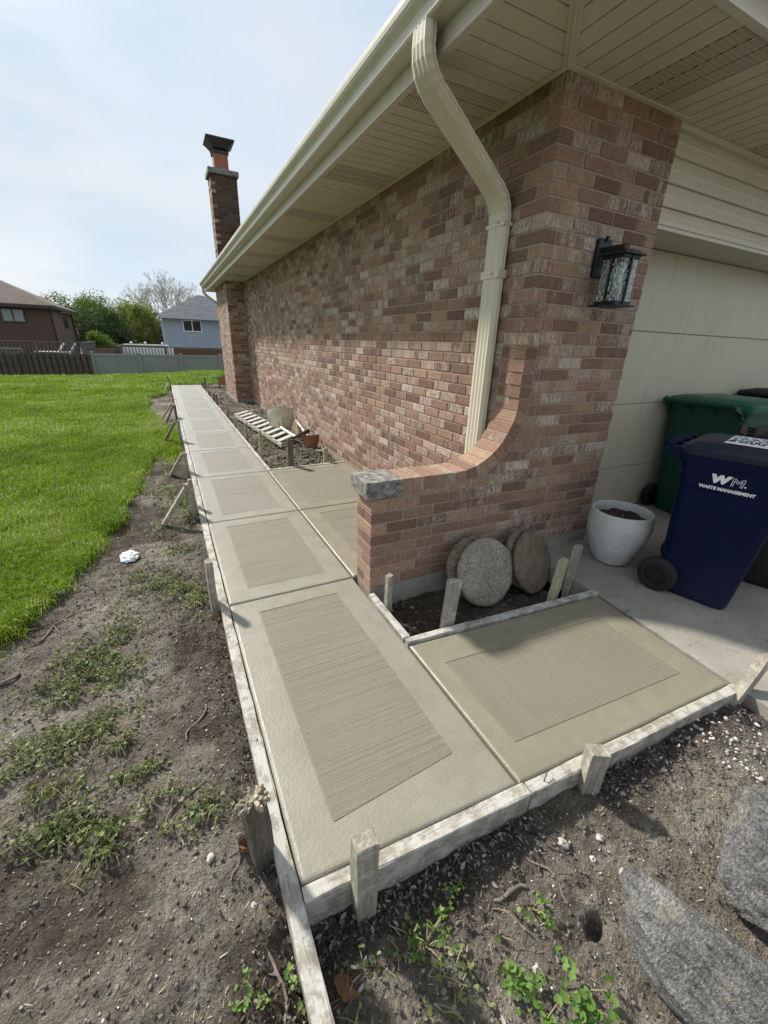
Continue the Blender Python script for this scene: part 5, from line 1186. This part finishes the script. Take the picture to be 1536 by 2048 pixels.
def blobs(px, py, size, mat, name, label, cat, sink=0.3, flat=0.6):
    n = len(px); g = (1 + 5 ** 0.5) / 2
    ico = np.array([(-1, g, 0), (1, g, 0), (-1, -g, 0), (1, -g, 0), (0, -1, g), (0, 1, g), (0, -1, -g), (0, 1, -g), (g, 0, -1), (g, 0, 1), (-g, 0, -1), (-g, 0, 1)]) / 1.9
    fc = np.array([(0, 11, 5), (0, 5, 1), (0, 1, 7), (0, 7, 10), (0, 10, 11), (1, 5, 9), (5, 11, 4), (11, 10, 2), (10, 7, 6), (7, 1, 8), (3, 9, 4), (3, 4, 2), (3, 2, 6), (3, 6, 8), (3, 8, 9), (4, 9, 5), (2, 4, 11), (6, 2, 10), (8, 6, 7), (9, 8, 1)])
    a = RNG.uniform(0, 6.28, n); V = ico[None] * (1 + RNG.uniform(-0.28, 0.28, (n, 12, 1))) * np.stack([size * RNG.uniform(0.7, 1.3, n), size * RNG.uniform(0.6, 1.1, n), size * flat * RNG.uniform(0.7, 1.2, n)], 1)[:, None, :]
    ca, sa = np.cos(a)[:, None], np.sin(a)[:, None]; X = V[..., 0] * ca - V[..., 1] * sa; Y = V[..., 0] * sa + V[..., 1] * ca
    W = np.stack([X + px[:, None], Y + py[:, None], V[..., 2] + (ground_z(px, py) + size * (flat - sink))[:, None]], -1).reshape(-1, 3)
    F = (fc[None] + (np.arange(n) * 12)[:, None, None]).reshape(-1, 3); stuff(name, W, F, mat, label, cat, np.repeat(RNG.random(n), 20))
def soilpts(n):
    px = np.concatenate([RNG.uniform(-1.1, 0.07, n), RNG.uniform(0.12, 2.0, n // 2)]); py = np.concatenate([RNG.uniform(0.3, 3.6, n) ** 1.0, RNG.uniform(-0.3, 0.56, n // 2)])
    k = (lawn_mask(px, py) < 0.3) & ~((px > 0.1) & (py > yform(px) - 0.06)); return px[k], py[k]
px, py = soilpts(3600); blobs(px, py, 0.0009 + 0.0038 * RNG.random(len(px)) ** 3, 'pebble', 'pebbles', 'small pale pebbles scattered over the bare soil', 'pebbles')
px, py = soilpts(20000); blobs(px, py, 0.0012 + 0.0055 * RNG.random(len(px)) ** 5, 'clod', 'soil_crumbs', 'dark crumbs and clods of soil on the bare ground', 'soil crumbs', 0.2)
px, py = RNG.uniform(0.92, 2.1, 700), RNG.uniform(1.42, 1.80, 700); blobs(px, py, 0.002 + 0.008 * RNG.random(700) ** 3, 'clod', 'pocket_crumbs', 'soil crumbs in the planting pocket under the stepping stones', 'soil crumbs', 0.2)
px, py = RNG.uniform(0.93, 1.78, 2600), 4.62 + 9 * RNG.random(2600) ** 1.5; blobs(px, py, 0.005 + 0.022 * RNG.random(2600) ** 4, 'clod', 'bed_crumbs', 'lumps of turned soil in the bed along the brick wall', 'soil crumbs', 0.2)
px, py = 1.62 + np.abs(RNG.normal(size=150)) * 0.25, RNG.uniform(0.25, 0.52, 150); k = (px < 2.0); blobs(px[k], py[k], 0.003 + 0.009 * RNG.random(k.sum()) ** 2.5, 'pebble', 'stone_chips', 'white stone chips scattered by the driveway corner', 'stone chips')
for k, (x, y, r, lab) in enumerate([(-0.09, 0.86, 0.013, 'rounded pale pebble beside the splintered stake'), (0.005, 0.70, 0.009, 'white pebble in the litter beside the near lawn-side board'), (0.90, 0.44, 0.016, 'flat white stone on the soil below the middle end stake'), (1.02, 0.40, 0.013, 'pale stone on the soil near the right end boards'), (0.95, 0.37, 0.009, 'small white stone above the long boulder'), (0.62, 0.27, 0.013, 'pale flat pebble above the bright leafy weed')]):
    mb = MB(); mb.lathe([(0.0, 0.0), (0.8 * r, 0.05 * r), (1.0 * r, 0.4 * r), (0.8 * r, 0.8 * r), (0.0, 0.95 * r)], (x, y, gz(x, y) - 0.2 * r), 12, False); single('stone', mb.jitter(r * 0.24, k), 'chip_stone', lab, 'stone', smooth=True)
TW_ = [((-0.205, 1.02), (-0.09, 1.12), 0.004, 'crooked twig pointing at the splintered stake'), ((-0.12, 1.30), (-0.055, 1.47), 0.0045, 'forked twig left of the near lawn-side board'), ((-0.03, 0.78), (-0.015, 0.90), 0.0038, 'curved pale root beside the splintered stake'),
       ((0.02, 0.44), (0.03, 0.62), 0.0042, 'pale twig lying along the near end of the lawn-side board'), ((0.62, 0.44), (0.72, 0.405), 0.006, 'short peeled stick on the soil below the left end board'), ((0.78, 0.47), (0.80, 0.33), 0.0035, 'long thin twig above the long boulder'), ((0.60, 0.42), (0.66, 0.33), 0.003, 'thin dark twig left of the hole in the soil'),
       ((-0.93, 1.88), (-0.78, 1.98), 0.010, 'dark dead branch at the left edge of the photo'), ((0.50, 0.10), (0.60, 0.25), 0.0025, 'reddish runner across the soil below the bright weed'), ((-0.55, 2.44), (-0.80, 2.20), 0.006, 'grey root along the edge of the lawn')]
for k, (a, b, r, lab) in enumerate(TW_):
    rr = random.Random(k); pts = []; d = Vector(b) - Vector(a); nn = Vector((-d.y, d.x))
    for j in range(8):
        t = j / 7; q = Vector(a) + d * t + nn * (0.10 * math.sin(t * 5 + k) + rr.uniform(-0.03, 0.03)); pts.append((q.x, q.y, gz(q.x, q.y) + r * 0.9 + 0.004 * math.sin(t * 9 + k)))
    mb = MB(); mb.tube(pts, [r * (0.55 + 0.45 * math.sin(0.4 + 2.4 * (j / 7))) for j in range(8)], 7)
    mb.tube([pts[4], (pts[4][0] + nn.x * 0.25 + d.x * 0.1, pts[4][1] + nn.y * 0.25 + d.y * 0.1, pts[4][2] + 0.008)], [r * 0.6, r * 0.25], 5); single('twig', mb, 'twig', lab, 'twig')
px, py = soilpts(1500); n = len(px); a = RNG.uniform(0, 6.28, n); l = 0.004 + 0.022 * RNG.random(n) ** 2; w = RNG.uniform(0.0005, 0.0014, n); z = ground_z(px, py) + 0.003
dx, dy = np.cos(a) * l, np.sin(a) * l; wx, wy = -np.sin(a) * w, np.cos(a) * w; ze = ground_z(px + dx, py + dy) + 0.004; zm = np.maximum(ground_z(px + dx / 2, py + dy / 2) + 0.003, (z + ze) / 2)
V = np.stack([np.stack([px - wx, py - wy, z], 1), np.stack([px + wx, py + wy, z], 1), np.stack([px + dx / 2 + wx, py + dy / 2 + wy, zm], 1), np.stack([px + dx / 2 - wx, py + dy / 2 - wy, zm], 1), np.stack([px + dx, py + dy, ze], 1)], 1).reshape(-1, 3)
F = (np.array([(0, 1, 2), (0, 2, 3), (3, 2, 4)])[None] + (np.arange(n) * 5)[:, None, None]).reshape(-1, 3); stuff('straw_bits', V, F, 'straw', 'pale dry straw and root fibres scattered over the bare soil', 'straw', np.repeat(RNG.random(n), 3))
def big_leaf(x, y, s, yaw, tilt, label):
    V, F = [], []; N = 11; z0 = gz(x, y) + 0.012; M = Matrix.Rotation(yaw, 3, 'Z') @ Matrix.Rotation(tilt, 3, 'X')
    for i in range(N):
        t = i / (N - 1); w = s * 0.34 * math.sin(math.pi * min(1, t * 0.95 + 0.04)) ** 0.7 * (1 + 0.12 * math.sin(t * 22))
        for j, sd_ in enumerate((-1, -0.45, 0, 0.45, 1)): V.append(Vector((x, y, z0)) + M @ Vector((w * sd_, (t - 0.5) * s, abs(sd_) * w * 0.55 + 0.010 * math.sin(t * 7 + sd_ * 2) + s * 0.18 * (t - 0.4) ** 2)))
    for i in range(N - 1):
        for j in range(4): a = i * 5 + j; F.append((a, a + 1, a + 6, a + 5))
    mb = MB(); mb.add(V, F); mb.add([Vector(v) - Vector((0, 0, 0.0012)) for v in V], [f[::-1] for f in F]); single('dry_leaf', mb, 'brown_leaf', label, 'leaf', smooth=True)
big_leaf(0.170, 0.455, 0.062, 0.5, 0.5, 'large curled brown leaf beside the near end of the lawn-side board'); big_leaf(0.115, 0.40, 0.07, -0.5, 0.5, 'rust brown leaf under the near end of the lawn-side board')
big_leaf(0.005, 0.845, 0.050, 0.7, 0.6, 'orange curled leaf at the foot of the splintered stake'); big_leaf(1.13, -0.02, 0.08, 1.2, 0.4, 'brown curled leaf between the two boulders'); big_leaf(0.055, 2.03, 0.05, 0.3, 0.4, 'tan leaf scrap at the lawn-side board by the first joint')
# crumpled wrapper
V, F = [], []; rr = np.random.default_rng(4); nu, nv = 18, 12; c = np.array([-0.405, 2.985, gz(-0.405, 2.985) + 0.018])
for i in range(nv):
    ph = math.pi * (i + 0.5) / nv
    for j in range(nu): th = 2 * math.pi * j / nu; r = 1 + rr.uniform(-0.22, 0.22); V.append(tuple(c + np.array([0.055 * r * math.sin(ph) * math.cos(th), 0.072 * r * math.sin(ph) * math.sin(th), 0.024 * r * math.cos(ph)])))
for i in range(nv - 1):
    for j in range(nu): j2 = (j + 1) % nu; F.append((i * nu + j, (i + 1) * nu + j, (i + 1) * nu + j2)); F.append((i * nu + j, (i + 1) * nu + j2, i * nu + j2))
F.append(tuple(range(nu))); F.append(tuple((nv - 1) * nu + k for k in range(nu))[::-1])
mb = MB(); mb.add(V, F); single('wrapper', mb, 'paper', 'crumpled white wrapper on the bare soil near the lawn', 'wrapper')

# ---------------------------------------------------------------- grass
def blades(px, py, h, w, lean):
    n = len(px); z = ground_z(px, py) - 0.004; a = RNG.uniform(0, 6.283, n); la = RNG.uniform(0, 6.283, n); dx, dy = np.cos(a) * w / 2, np.sin(a) * w / 2; lx, ly = np.cos(la) * lean * h, np.sin(la) * lean * h
    V = np.empty((n, 5, 3)); V[:, 0] = np.stack([px - dx, py - dy, z], 1); V[:, 1] = np.stack([px + dx, py + dy, z], 1)
    V[:, 2] = np.stack([px + dx * .8 + lx * .35, py + dy * .8 + ly * .35, z + h * 0.60], 1); V[:, 3] = np.stack([px - dx * .8 + lx * .35, py - dy * .8 + ly * .35, z + h * 0.60], 1); V[:, 4] = np.stack([px + lx, py + ly, z + h * (1 - 0.35 * lean)], 1)
    F = (np.array([(0, 1, 2), (0, 2, 3), (3, 2, 4)])[None] + (np.arange(n) * 5)[:, None, None]).reshape(-1, 3); return V.reshape(-1, 3), F
GV, GF, GR, o = [], [], [], 0
for (y0, y1, n, hh, ww) in ((1.4, 4.0, 75000, 0.058, 0.0042), (4.0, 7.5, 90000, 0.058, 0.0052), (7.5, 12, 90000, 0.060, 0.0075), (12, 24, 130000, 0.065, 0.013)):
    py = RNG.uniform(y0, y1, n); e = lawn_edge(py); px = e + 0.15 - RNG.random(n) ** 1.35 * (e + 0.15 + 0.42 * py + 1.6); k = RNG.random(n) < lawn_mask(px, py) * 0.98 + 0.004 * sst(0.6, 0.2, px - e); px, py, e = px[k], py[k], e[k]; n = len(px)
    tuft = vnoise(px * 7, py * 7, 55) * 0.7 + vnoise(px * 2, py * 2, 56) * 0.5; h = hh * (1 + 1.1 * tuft + 0.5 * sst(0.35, 0.0, e - px)) * RNG.uniform(0.5, 1.35, n); lean = RNG.uniform(0.15, 1.15, n)
    V, F = blades(px, py, np.maximum(h, 0.015), ww * RNG.uniform(0.7, 1.2, n), lean); GV.append(V); GF.append(F + o); o += len(V); GR.append(np.repeat(np.clip(0.48 + 0.55 * vnoise(px * 3.1, py * 3.1, 61) + 0.5 * vnoise(px * 0.9, py * 0.9, 62) + 0.35 * RNG.normal(size=n) * 0.8, 0, 1), 3))
# long tufts around the braces
py = RNG.normal(6.6, 0.45, 5000); px = RNG.normal(-0.10, 0.09, 5000); k = px < 0.06; px, py = px[k], py[k]; V, F = blades(px, py, RNG.uniform(0.05, 0.13, len(px)), np.full(len(px), 0.006), RNG.uniform(0.2, 0.9, len(px))); GV.append(V); GF.append(F + o); o += len(V); GR.append(np.repeat(RNG.random(len(px)), 3))
stuff('lawn_grass', np.concatenate(GV), np.concatenate(GF), 'grass_blade', 'bright green lawn grass left of the walkway', 'grass', np.concatenate(GR))

# ---------------------------------------------------------------- fences at the end of the yard
FY = 24.0; FB = -1.28
T = Thing('board_fence', 'weathered brown board-on-board fence at the far left of the lawn', 'fence', (-6, FY, FB))
bm_ = MB(); bm_.box(-0.072, 0.072, -0.010, 0.010, 0.0, 1.80); bme = bm_.mesh('board'); bme.materials.append(MAT['fence_wood'])
x = -13.0; k = 0
while x < -3.05:
    o = link('board', bme, None, T.root, (x + 6, -0.042 if k % 2 else 0.042, random.uniform(-0.03, 0.03) + 0.02 * (x + 3) * 0.2)); o.rotation_euler = (0, random.uniform(-0.008, 0.008), 0); x += 0.112; k += 1
for z in (0.0, 0.85, 1.55): T.part('rail', MB().bar((-13.1, FY, FB + z + 0.15), (-3.0, FY, FB + z + 0.13), 0.045, 0.09), 'fence_wood')
for x in (-12.6, -10.2, -7.8, -5.4, -3.05): T.part('post', MB().box(x - 0.05, x + 0.05, FY - 0.13, FY - 0.035, FB - 0.3, FB + 1.78), 'fence_wood')
T = Thing('vinyl_fence', 'grey-green vinyl privacy fence across the end of the lawn', 'fence', (1, FY, FB))
PX = [-2.93, -1.04, 0.76, 2.62, 4.5, 6.4]
for x in PX:
    p = T.part('post', MB().box(x - 0.065, x + 0.065, FY - 0.065, FY + 0.065, FB - 0.3, FB + 1.87), 'fence_vinyl')
    T.part('cap', MB().obox((x, FY, FB + 1.885), 0.08, 0.08, 0.015, None, 0.01), 'fence_vinyl', p)
for a, b in zip(PX[:-1], PX[1:]):
    T.part('top_rail', MB().box(a + 0.066, b - 0.066, FY - 0.03, FY + 0.03, FB + 1.72, FB + 1.83), 'fence_vinyl'); T.part('bottom_rail', MB().box(a + 0.066, b - 0.066, FY - 0.03, FY + 0.03, FB + 0.05, FB + 0.2), 'fence_vinyl')
    n = 12; w = (b - a - 0.132) / n
    for k in range(n): T.part('board', MB().box(a + 0.066 + k * w, a + 0.066 + (k + 1) * w - 0.008, FY - 0.011, FY + 0.011, FB + 0.201, FB + 1.719), 'fence_vinyl')

# ---------------------------------------------------------------- decks
def deck(name, label, x0, x1, yf, yb, zt, zf, mat, base_mat, side='right', step=0.17):
    T = Thing(name, label, 'deck', ((x0 + x1) / 2, yf, zf - 1.5))
    T.part('floor', MB().box(x0, x1, yf, yb, zf - 0.15, zf), mat)
    T.part('top_rail', MB().box(x0 - 0.05, x1 + 0.05, yf - 0.06, yf + 0.08, zt - 0.04, zt), mat); T.part('lower_rail', MB().box(x0, x1, yf - 0.02, yf + 0.03, zf + 0.10, zf + 0.16), mat)
    xs = x1 if side == 'right' else x0
    T.part('side_rail', MB().box(xs - 0.05, xs + 0.05, yf + 0.081, yb, zt - 0.04, zt), mat)
    x = x0 + step / 2
    while x < x1: T.part('baluster', MB().box(x - 0.02, x + 0.02, yf - 0.02, yf + 0.02, zf + 0.02, zt - 0.041), mat); x += step
    y = yf + 0.2
    while y < yb: T.part('baluster', MB().box(xs - 0.018, xs + 0.018, y - 0.05, y + 0.05, zf + 0.02, zt - 0.041), mat); y += 0.13
    n = max(2, int((x1 - x0) / 1.9))
    for k in range(n + 1): x = x0 + (x1 - x0) * k / n; T.part('post', MB().box(x - 0.06, x + 0.06, yf - 0.07, yf + 0.05, zf - 2.0, zt - 0.042), mat)
    T.part('skirt', MB().box(x0, x1, yf + 0.06, yf + 0.1, zf - 2.0, zf - 0.151), base_mat); return T
deck('timber_deck', 'grey timber deck with railing behind the brown fence', -12.5, -4.0, 30.0, 35.3, 0.93, 0.02, 'deck_wood', 'fence_wood')
deck('timber_deck', 'dark railed deck in front of the blue house', -2.35, 5.2, 30.0, 35.3, 0.80, -0.12, 'fence_wood', 'fence_wood', 'left')
single('low_wall', MB().box(-2.2, 0.62, 31.0, 31.06, -1.9, 0.72), 'white_vinyl', 'white panel behind the dark deck railing, left part', 'panel')
single('low_wall', MB().box(0.64, 5.1, 31.0, 31.1, -1.9, 0.72), 'brick_far', 'red brick wall behind the dark deck railing, right part', 'wall')
T = Thing('white_railing', 'white railing with round finials between the trees and the blue house', 'railing', (-1, 33, 0))
T.part('rail', MB().box(-2.2, 0.4, 33.0, 33.06, 0.80, 0.88), 'white_vinyl')
for x in (-1.75, -0.95, 0.05): T.part('finial', MB().lathe([(0.0, 0.0), (0.05, 0.0), (0.09, 0.06), (0.06, 0.13), (0.0, 0.15)], (x, 33.03, 0.88), 12, False), 'white_vinyl')
single('cedar_fence', MB().box(-3.35, -2.42, 29.2, 29.26, -1.9, 0.66), 'cedar_wood', 'short brown board screen at the left end of the dark deck', 'screen')
def lounger(x, y, z, L_, label, rot=0.0):
    T = Thing('patio_chair', label, 'chair', (x, y, z), 'white patio chairs on the grey deck')
    for k in range(7): T.part('slat', MB().box(x - L_ / 2 + k * L_ / 7, x - L_ / 2 + (k + 0.7) * L_ / 7, y - 0.28, y + 0.28, z + 0.33, z + 0.37), 'white_vinyl')
    for k in range(5): a = k / 5; T.part('back_slat', MB().box(x + L_ / 2 + 0.06 * k, x + L_ / 2 + 0.05 + 0.06 * k, y - 0.28, y + 0.28, z + 0.38 + 0.09 * k, z + 0.46 + 0.09 * k), 'white_vinyl')
    for sx in (-1, 1):
        for sy in (-1, 1): T.part('leg', MB().box(x + sx * L_ * 0.42 - 0.03, x + sx * L_ * 0.42 + 0.03, y + sy * 0.25 - 0.03, y + sy * 0.25 + 0.03, z + 0.001, z + 0.329), 'white_vinyl')
lounger(-5.9, 31.2, 0.02, 1.1, 'white slatted patio chair at the left on the grey deck'); lounger(-5.0, 30.9, 0.02, 0.5, 'white patio chair with blue slats near the deck corner')
single('cushion_box', MB().box(-9.2, -7.0, 30.6, 31.2, 0.021, 0.52), 'deck_wood', 'grey storage box behind the left deck railing', 'box')

# ---------------------------------------------------------------- neighbouring houses
def window(T, x0, x1, z0, z1, y, frame, glass, n=2):
    f = MB(); b = 0.07
    f.box(x0 - b, x1 + b, y - 0.05, y + 0.02, z1, z1 + b).box(x0 - b, x1 + b, y - 0.05, y + 0.02, z0 - b, z0).box(x0 - b, x0, y - 0.05, y + 0.02, z0, z1).box(x1, x1 + b, y - 0.05, y + 0.02, z0, z1)
    for k in range(1, n): x = x0 + (x1 - x0) * k / n; f.box(x - 0.035, x + 0.035, y - 0.04, y + 0.02, z0, z1)
    w = T.part('window', f, frame)
    for k in range(n):
        a, c = x0 + (x1 - x0) * k / n, x0 + (x1 - x0) * (k + 1) / n; T.part('pane', MB().box(a + (0.036 if k else 0.001), c - (0.036 if k < n - 1 else 0.001), y - 0.015, y - 0.005, z0 + 0.001, z1 - 0.001), glass, w)
T = Thing('brown_house', 'brown two-storey house with dark roof behind the board fence', 'house', (-11, 40, -2.2))
T.part('front_wall', MB().box(-17, -6.2, 36.0, 36.2, -2.4, 2.80), 'brown_siding'); T.part('side_wall', MB().box(-6.4, -6.2, 36.201, 44, -2.4, 2.80), 'tan_siding')
rf = MB(); X0, X1, Y0, Y1, Zr = -17.5, -5.75, 35.5, 44.5, 2.98
rf.add([(X0, Y0, Zr), (X1, Y0, Zr), (X1, Y1, Zr), (X0, Y1, Zr), (X1 - 4.4, 40, Zr + 2.05), (X0 + 4, 40, Zr + 2.05)], [(0, 1, 4, 5), (1, 2, 4), (2, 3, 5, 4), (3, 0, 5), (3, 2, 1, 0)]); P_r = T.part('roof', rf, 'shingle_brown')
T.part('fascia', MB().box(X0, X1, Y0 - 0.02, Y0 + 0.04, Zr - 0.19, Zr - 0.001).box(X1 - 0.06, X1, Y0 + 0.041, Y1, Zr - 0.19, Zr - 0.001), 'fascia_brown', P_r)
T.part('downpipe', MB().box(-6.19, -6.10, 36.10, 36.19, -2.2, 2.78), 'fascia_brown'); T.part('downpipe', MB().box(-6.19, -6.10, 43.8, 43.89, -2.2, 2.78), 'fascia_brown')
window(T, -8.62, -7.56, 1.98, 2.66, 35.99, 'fascia_brown', 'window_blind'); window(T, -12.0, -10.6, 1.98, 2.66, 35.99, 'fascia_brown', 'window_blind')
f = T.part('window', MB().box(-6.199, -6.15, 40.2, 41.6, 1.75, 2.50), 'fascia_brown'); T.part('pane', MB().box(-6.149, -6.14, 40.3, 41.5, 1.82, 2.44), 'window_glass', f)
pr = MB(); pr.add([(-6.15, 45.5, 1.9), (-4.9, 45.5, 1.25), (-4.9, 49, 1.25), (-6.15, 49, 1.9), (-6.15, 45.5, 1.15), (-4.9, 45.5, 1.15), (-4.9, 49, 1.15), (-6.15, 49, 1.15)], [(0, 1, 2, 3), (4, 5, 1, 0), (5, 6, 2, 1), (7, 6, 5, 4), (3, 2, 6, 7), (0, 3, 7, 4)]); T.part('porch_roof', pr, 'shingle_brown')
T.part('porch_wall', MB().box(-6.15, -5.3, 45.7, 48.8, -2.3, 1.149), 'fascia_brown')
T = Thing('blue_house', 'pale blue house with grey hip roof seen past the chimney corner', 'house', (3.3, 39, -2.2))
T.part('front_wall', MB().box(0.28, 7.0, 36.0, 36.2, -2.4, 2.62), 'blue_siding'); T.part('side_wall', MB().box(0.28, 0.48, 36.201, 42.8, -2.4, 2.62), 'blue_siding'); T.part('corner_trim', MB().box(0.26, 0.36, 35.97, 35.999, -2.4, 2.6), 'trim_pale')
rf = MB(); X0, X1, Y0, Y1, Zr = 0.02, 7.3, 35.55, 43.1, 2.80; rf.add([(X0, Y0, Zr), (X1, Y0, Zr), (X1, Y1, Zr), (X0, Y1, Zr), (3.03, 39.3, 4.50), (3.45, 39.3, 4.50)], [(0, 1, 5, 4), (1, 2, 5), (2, 3, 4, 5), (3, 0, 4), (3, 2, 1, 0)]); P_r = T.part('roof', rf, 'shingle_grey')
T.part('fascia', MB().box(X0 - 0.02, X1, Y0 - 0.08, Y0 + 0.02, Zr - 0.20, Zr - 0.002).box(X0 - 0.02, X0 + 0.04, Y0 + 0.021, Y1, Zr - 0.20, Zr - 0.002).box(X0 + 0.05, X1, Y0 + 0.021, 36.0, Zr - 0.2, Zr - 0.17), 'trim_pale', P_r)
T.part('downpipe', MB().tube([(0.06, 35.56, 2.62), (0.08, 35.6, 2.45), (0.22, 35.93, 2.25), (0.22, 35.93, -2.2)], 0.05, 8), 'trim_pale')
window(T, 1.64, 2.78, 1.83, 2.50, 35.99, 'white_vinyl', 'window_glass')

# ---------------------------------------------------------------- trees
def tree(name, label, c, rx, rz, zc, leaf, nleaf, size, seed, trunk=0.16, bare=False, grp='trees beyond the fences'):
    rg = np.random.default_rng(seed); r = random.Random(seed); x, y = c; z0 = gz(x, y); T = Thing(name, label, 'tree', (x, y, z0), grp); mb = MB(); tips = []
    def grow(p, d, l, rad, lev):
        q = p + d * l; m = p + d * l * 0.5 + Vector((r.uniform(-1, 1), r.uniform(-1, 1), r.uniform(-0.3, 0.6))) * l * 0.07
        mb.tube([p, m, q], [rad, rad * 0.85, rad * 0.68], 6 if lev < 2 else 3, False)
        if lev >= (5 if bare else 3): tips.append(q); return
        tips.append(m)
        for k in range(3 if (lev < 2 or bare) else 2):
            a = r.uniform(0, 6.28); s = r.uniform(0.35, 0.75); nd = (d + Vector((math.cos(a), math.sin(a), r.uniform(-0.15, 0.5))) * s).normalized(); grow(q, nd, l * r.uniform(0.66, 0.84), rad * 0.62, lev + 1)
    H_ = zc + rz - z0
    for k in range(4 if not bare else 3): a = r.uniform(0, 6.28); grow(Vector((x + 0.2 * math.cos(a), y + 0.2 * math.sin(a), z0)), Vector((0.30 * math.cos(a), 0.30 * math.sin(a), 1)).normalized(), H_ * (0.30 if not bare else 0.27), trunk, 0)
    T.part('trunk', mb, 'bark_pale' if bare else 'bark')
    # foliage: clumps scattered through an uneven crown
    ncl = 70 if not bare else 0; cl = []
    for k in range(ncl):
        d = rg.normal(size=3); d /= np.linalg.norm(d); rr = rg.uniform(0.35, 1.05) ** 0.6; cl.append((x + d[0] * rx * rr, y + d[1] * rx * 0.8 * rr, zc + d[2] * rz * rr, rg.uniform(0.16, 0.34) * min(rx, rz)))
    if bare: cl = [(t.x, t.y, t.z, 0.10) for t in tips]
    cl = np.array(cl); k = rg.integers(0, len(cl), nleaf); P = cl[k, :3] + rg.normal(size=(nleaf, 3)) * cl[k, 3:4] * 0.62; P[:, 2] = np.maximum(P[:, 2], z0 + 0.2)
    V, F, ix = leaf_mesh(P, rvec(nleaf, 0.1, rg), rg.normal(size=(nleaf, 3)), rg.uniform(0.6, 1.3, nleaf) * size, False, 0.2); link('crown', npmesh('crown', V - np.array(T.base), F, leaf, {'rnd': ('FACE', rg.random(nleaf)[ix])}), None, T.root)
tree('leafy_tree', 'dense dark green shrubby tree right of the brown house', (-4.4, 47), 2.45, 2.1, 1.7, 'tree_leaf_dark', 15000, 0.12, 1)
tree('leafy_tree', 'lighter green tree behind the roof of the brown house', (-8.3, 52), 2.6, 2.0, 2.4, 'tree_leaf_mid', 11000, 0.13, 2)
tree('leafy_tree', 'mid green tree rising behind the dark one', (-5.0, 54), 3.0, 2.1, 2.9, 'tree_leaf_mid', 12000, 0.13, 3)
tree('leafy_tree', 'yellow-green tree left of the blue house', (-1.2, 46), 1.25, 1.85, 1.9, 'tree_leaf_yellow', 9000, 0.11, 4)
tree('leafy_tree', 'loose pale green tree behind the yellow-green one', (-1.6, 52), 1.9, 2.2, 2.9, 'tree_leaf_yellow', 7000, 0.12, 5)
tree('leafy_tree', 'small dark shrub at the corner of the grey deck', (-4.1, 38.5), 0.9, 1.0, 0.5, 'tree_leaf_mid', 5000, 0.10, 6)
tree('leafy_tree', 'dark tree beside the left corner of the blue house', (-0.1, 49), 0.9, 1.7, 1.6, 'tree_leaf_dark', 6000, 0.11, 7)
tree('bare_tree', 'tall bare tree with pale buds behind the blue house', (1.5, 56), 3.6, 3.6, 5.4, 'bud', 9000, 0.060, 8, 0.13, True)
tree('leafy_tree', 'pale tree out beyond the left edge of the brown house', (-20, 60), 4.0, 3.0, 2.5, 'tree_leaf_mid', 6000, 0.2, 9)
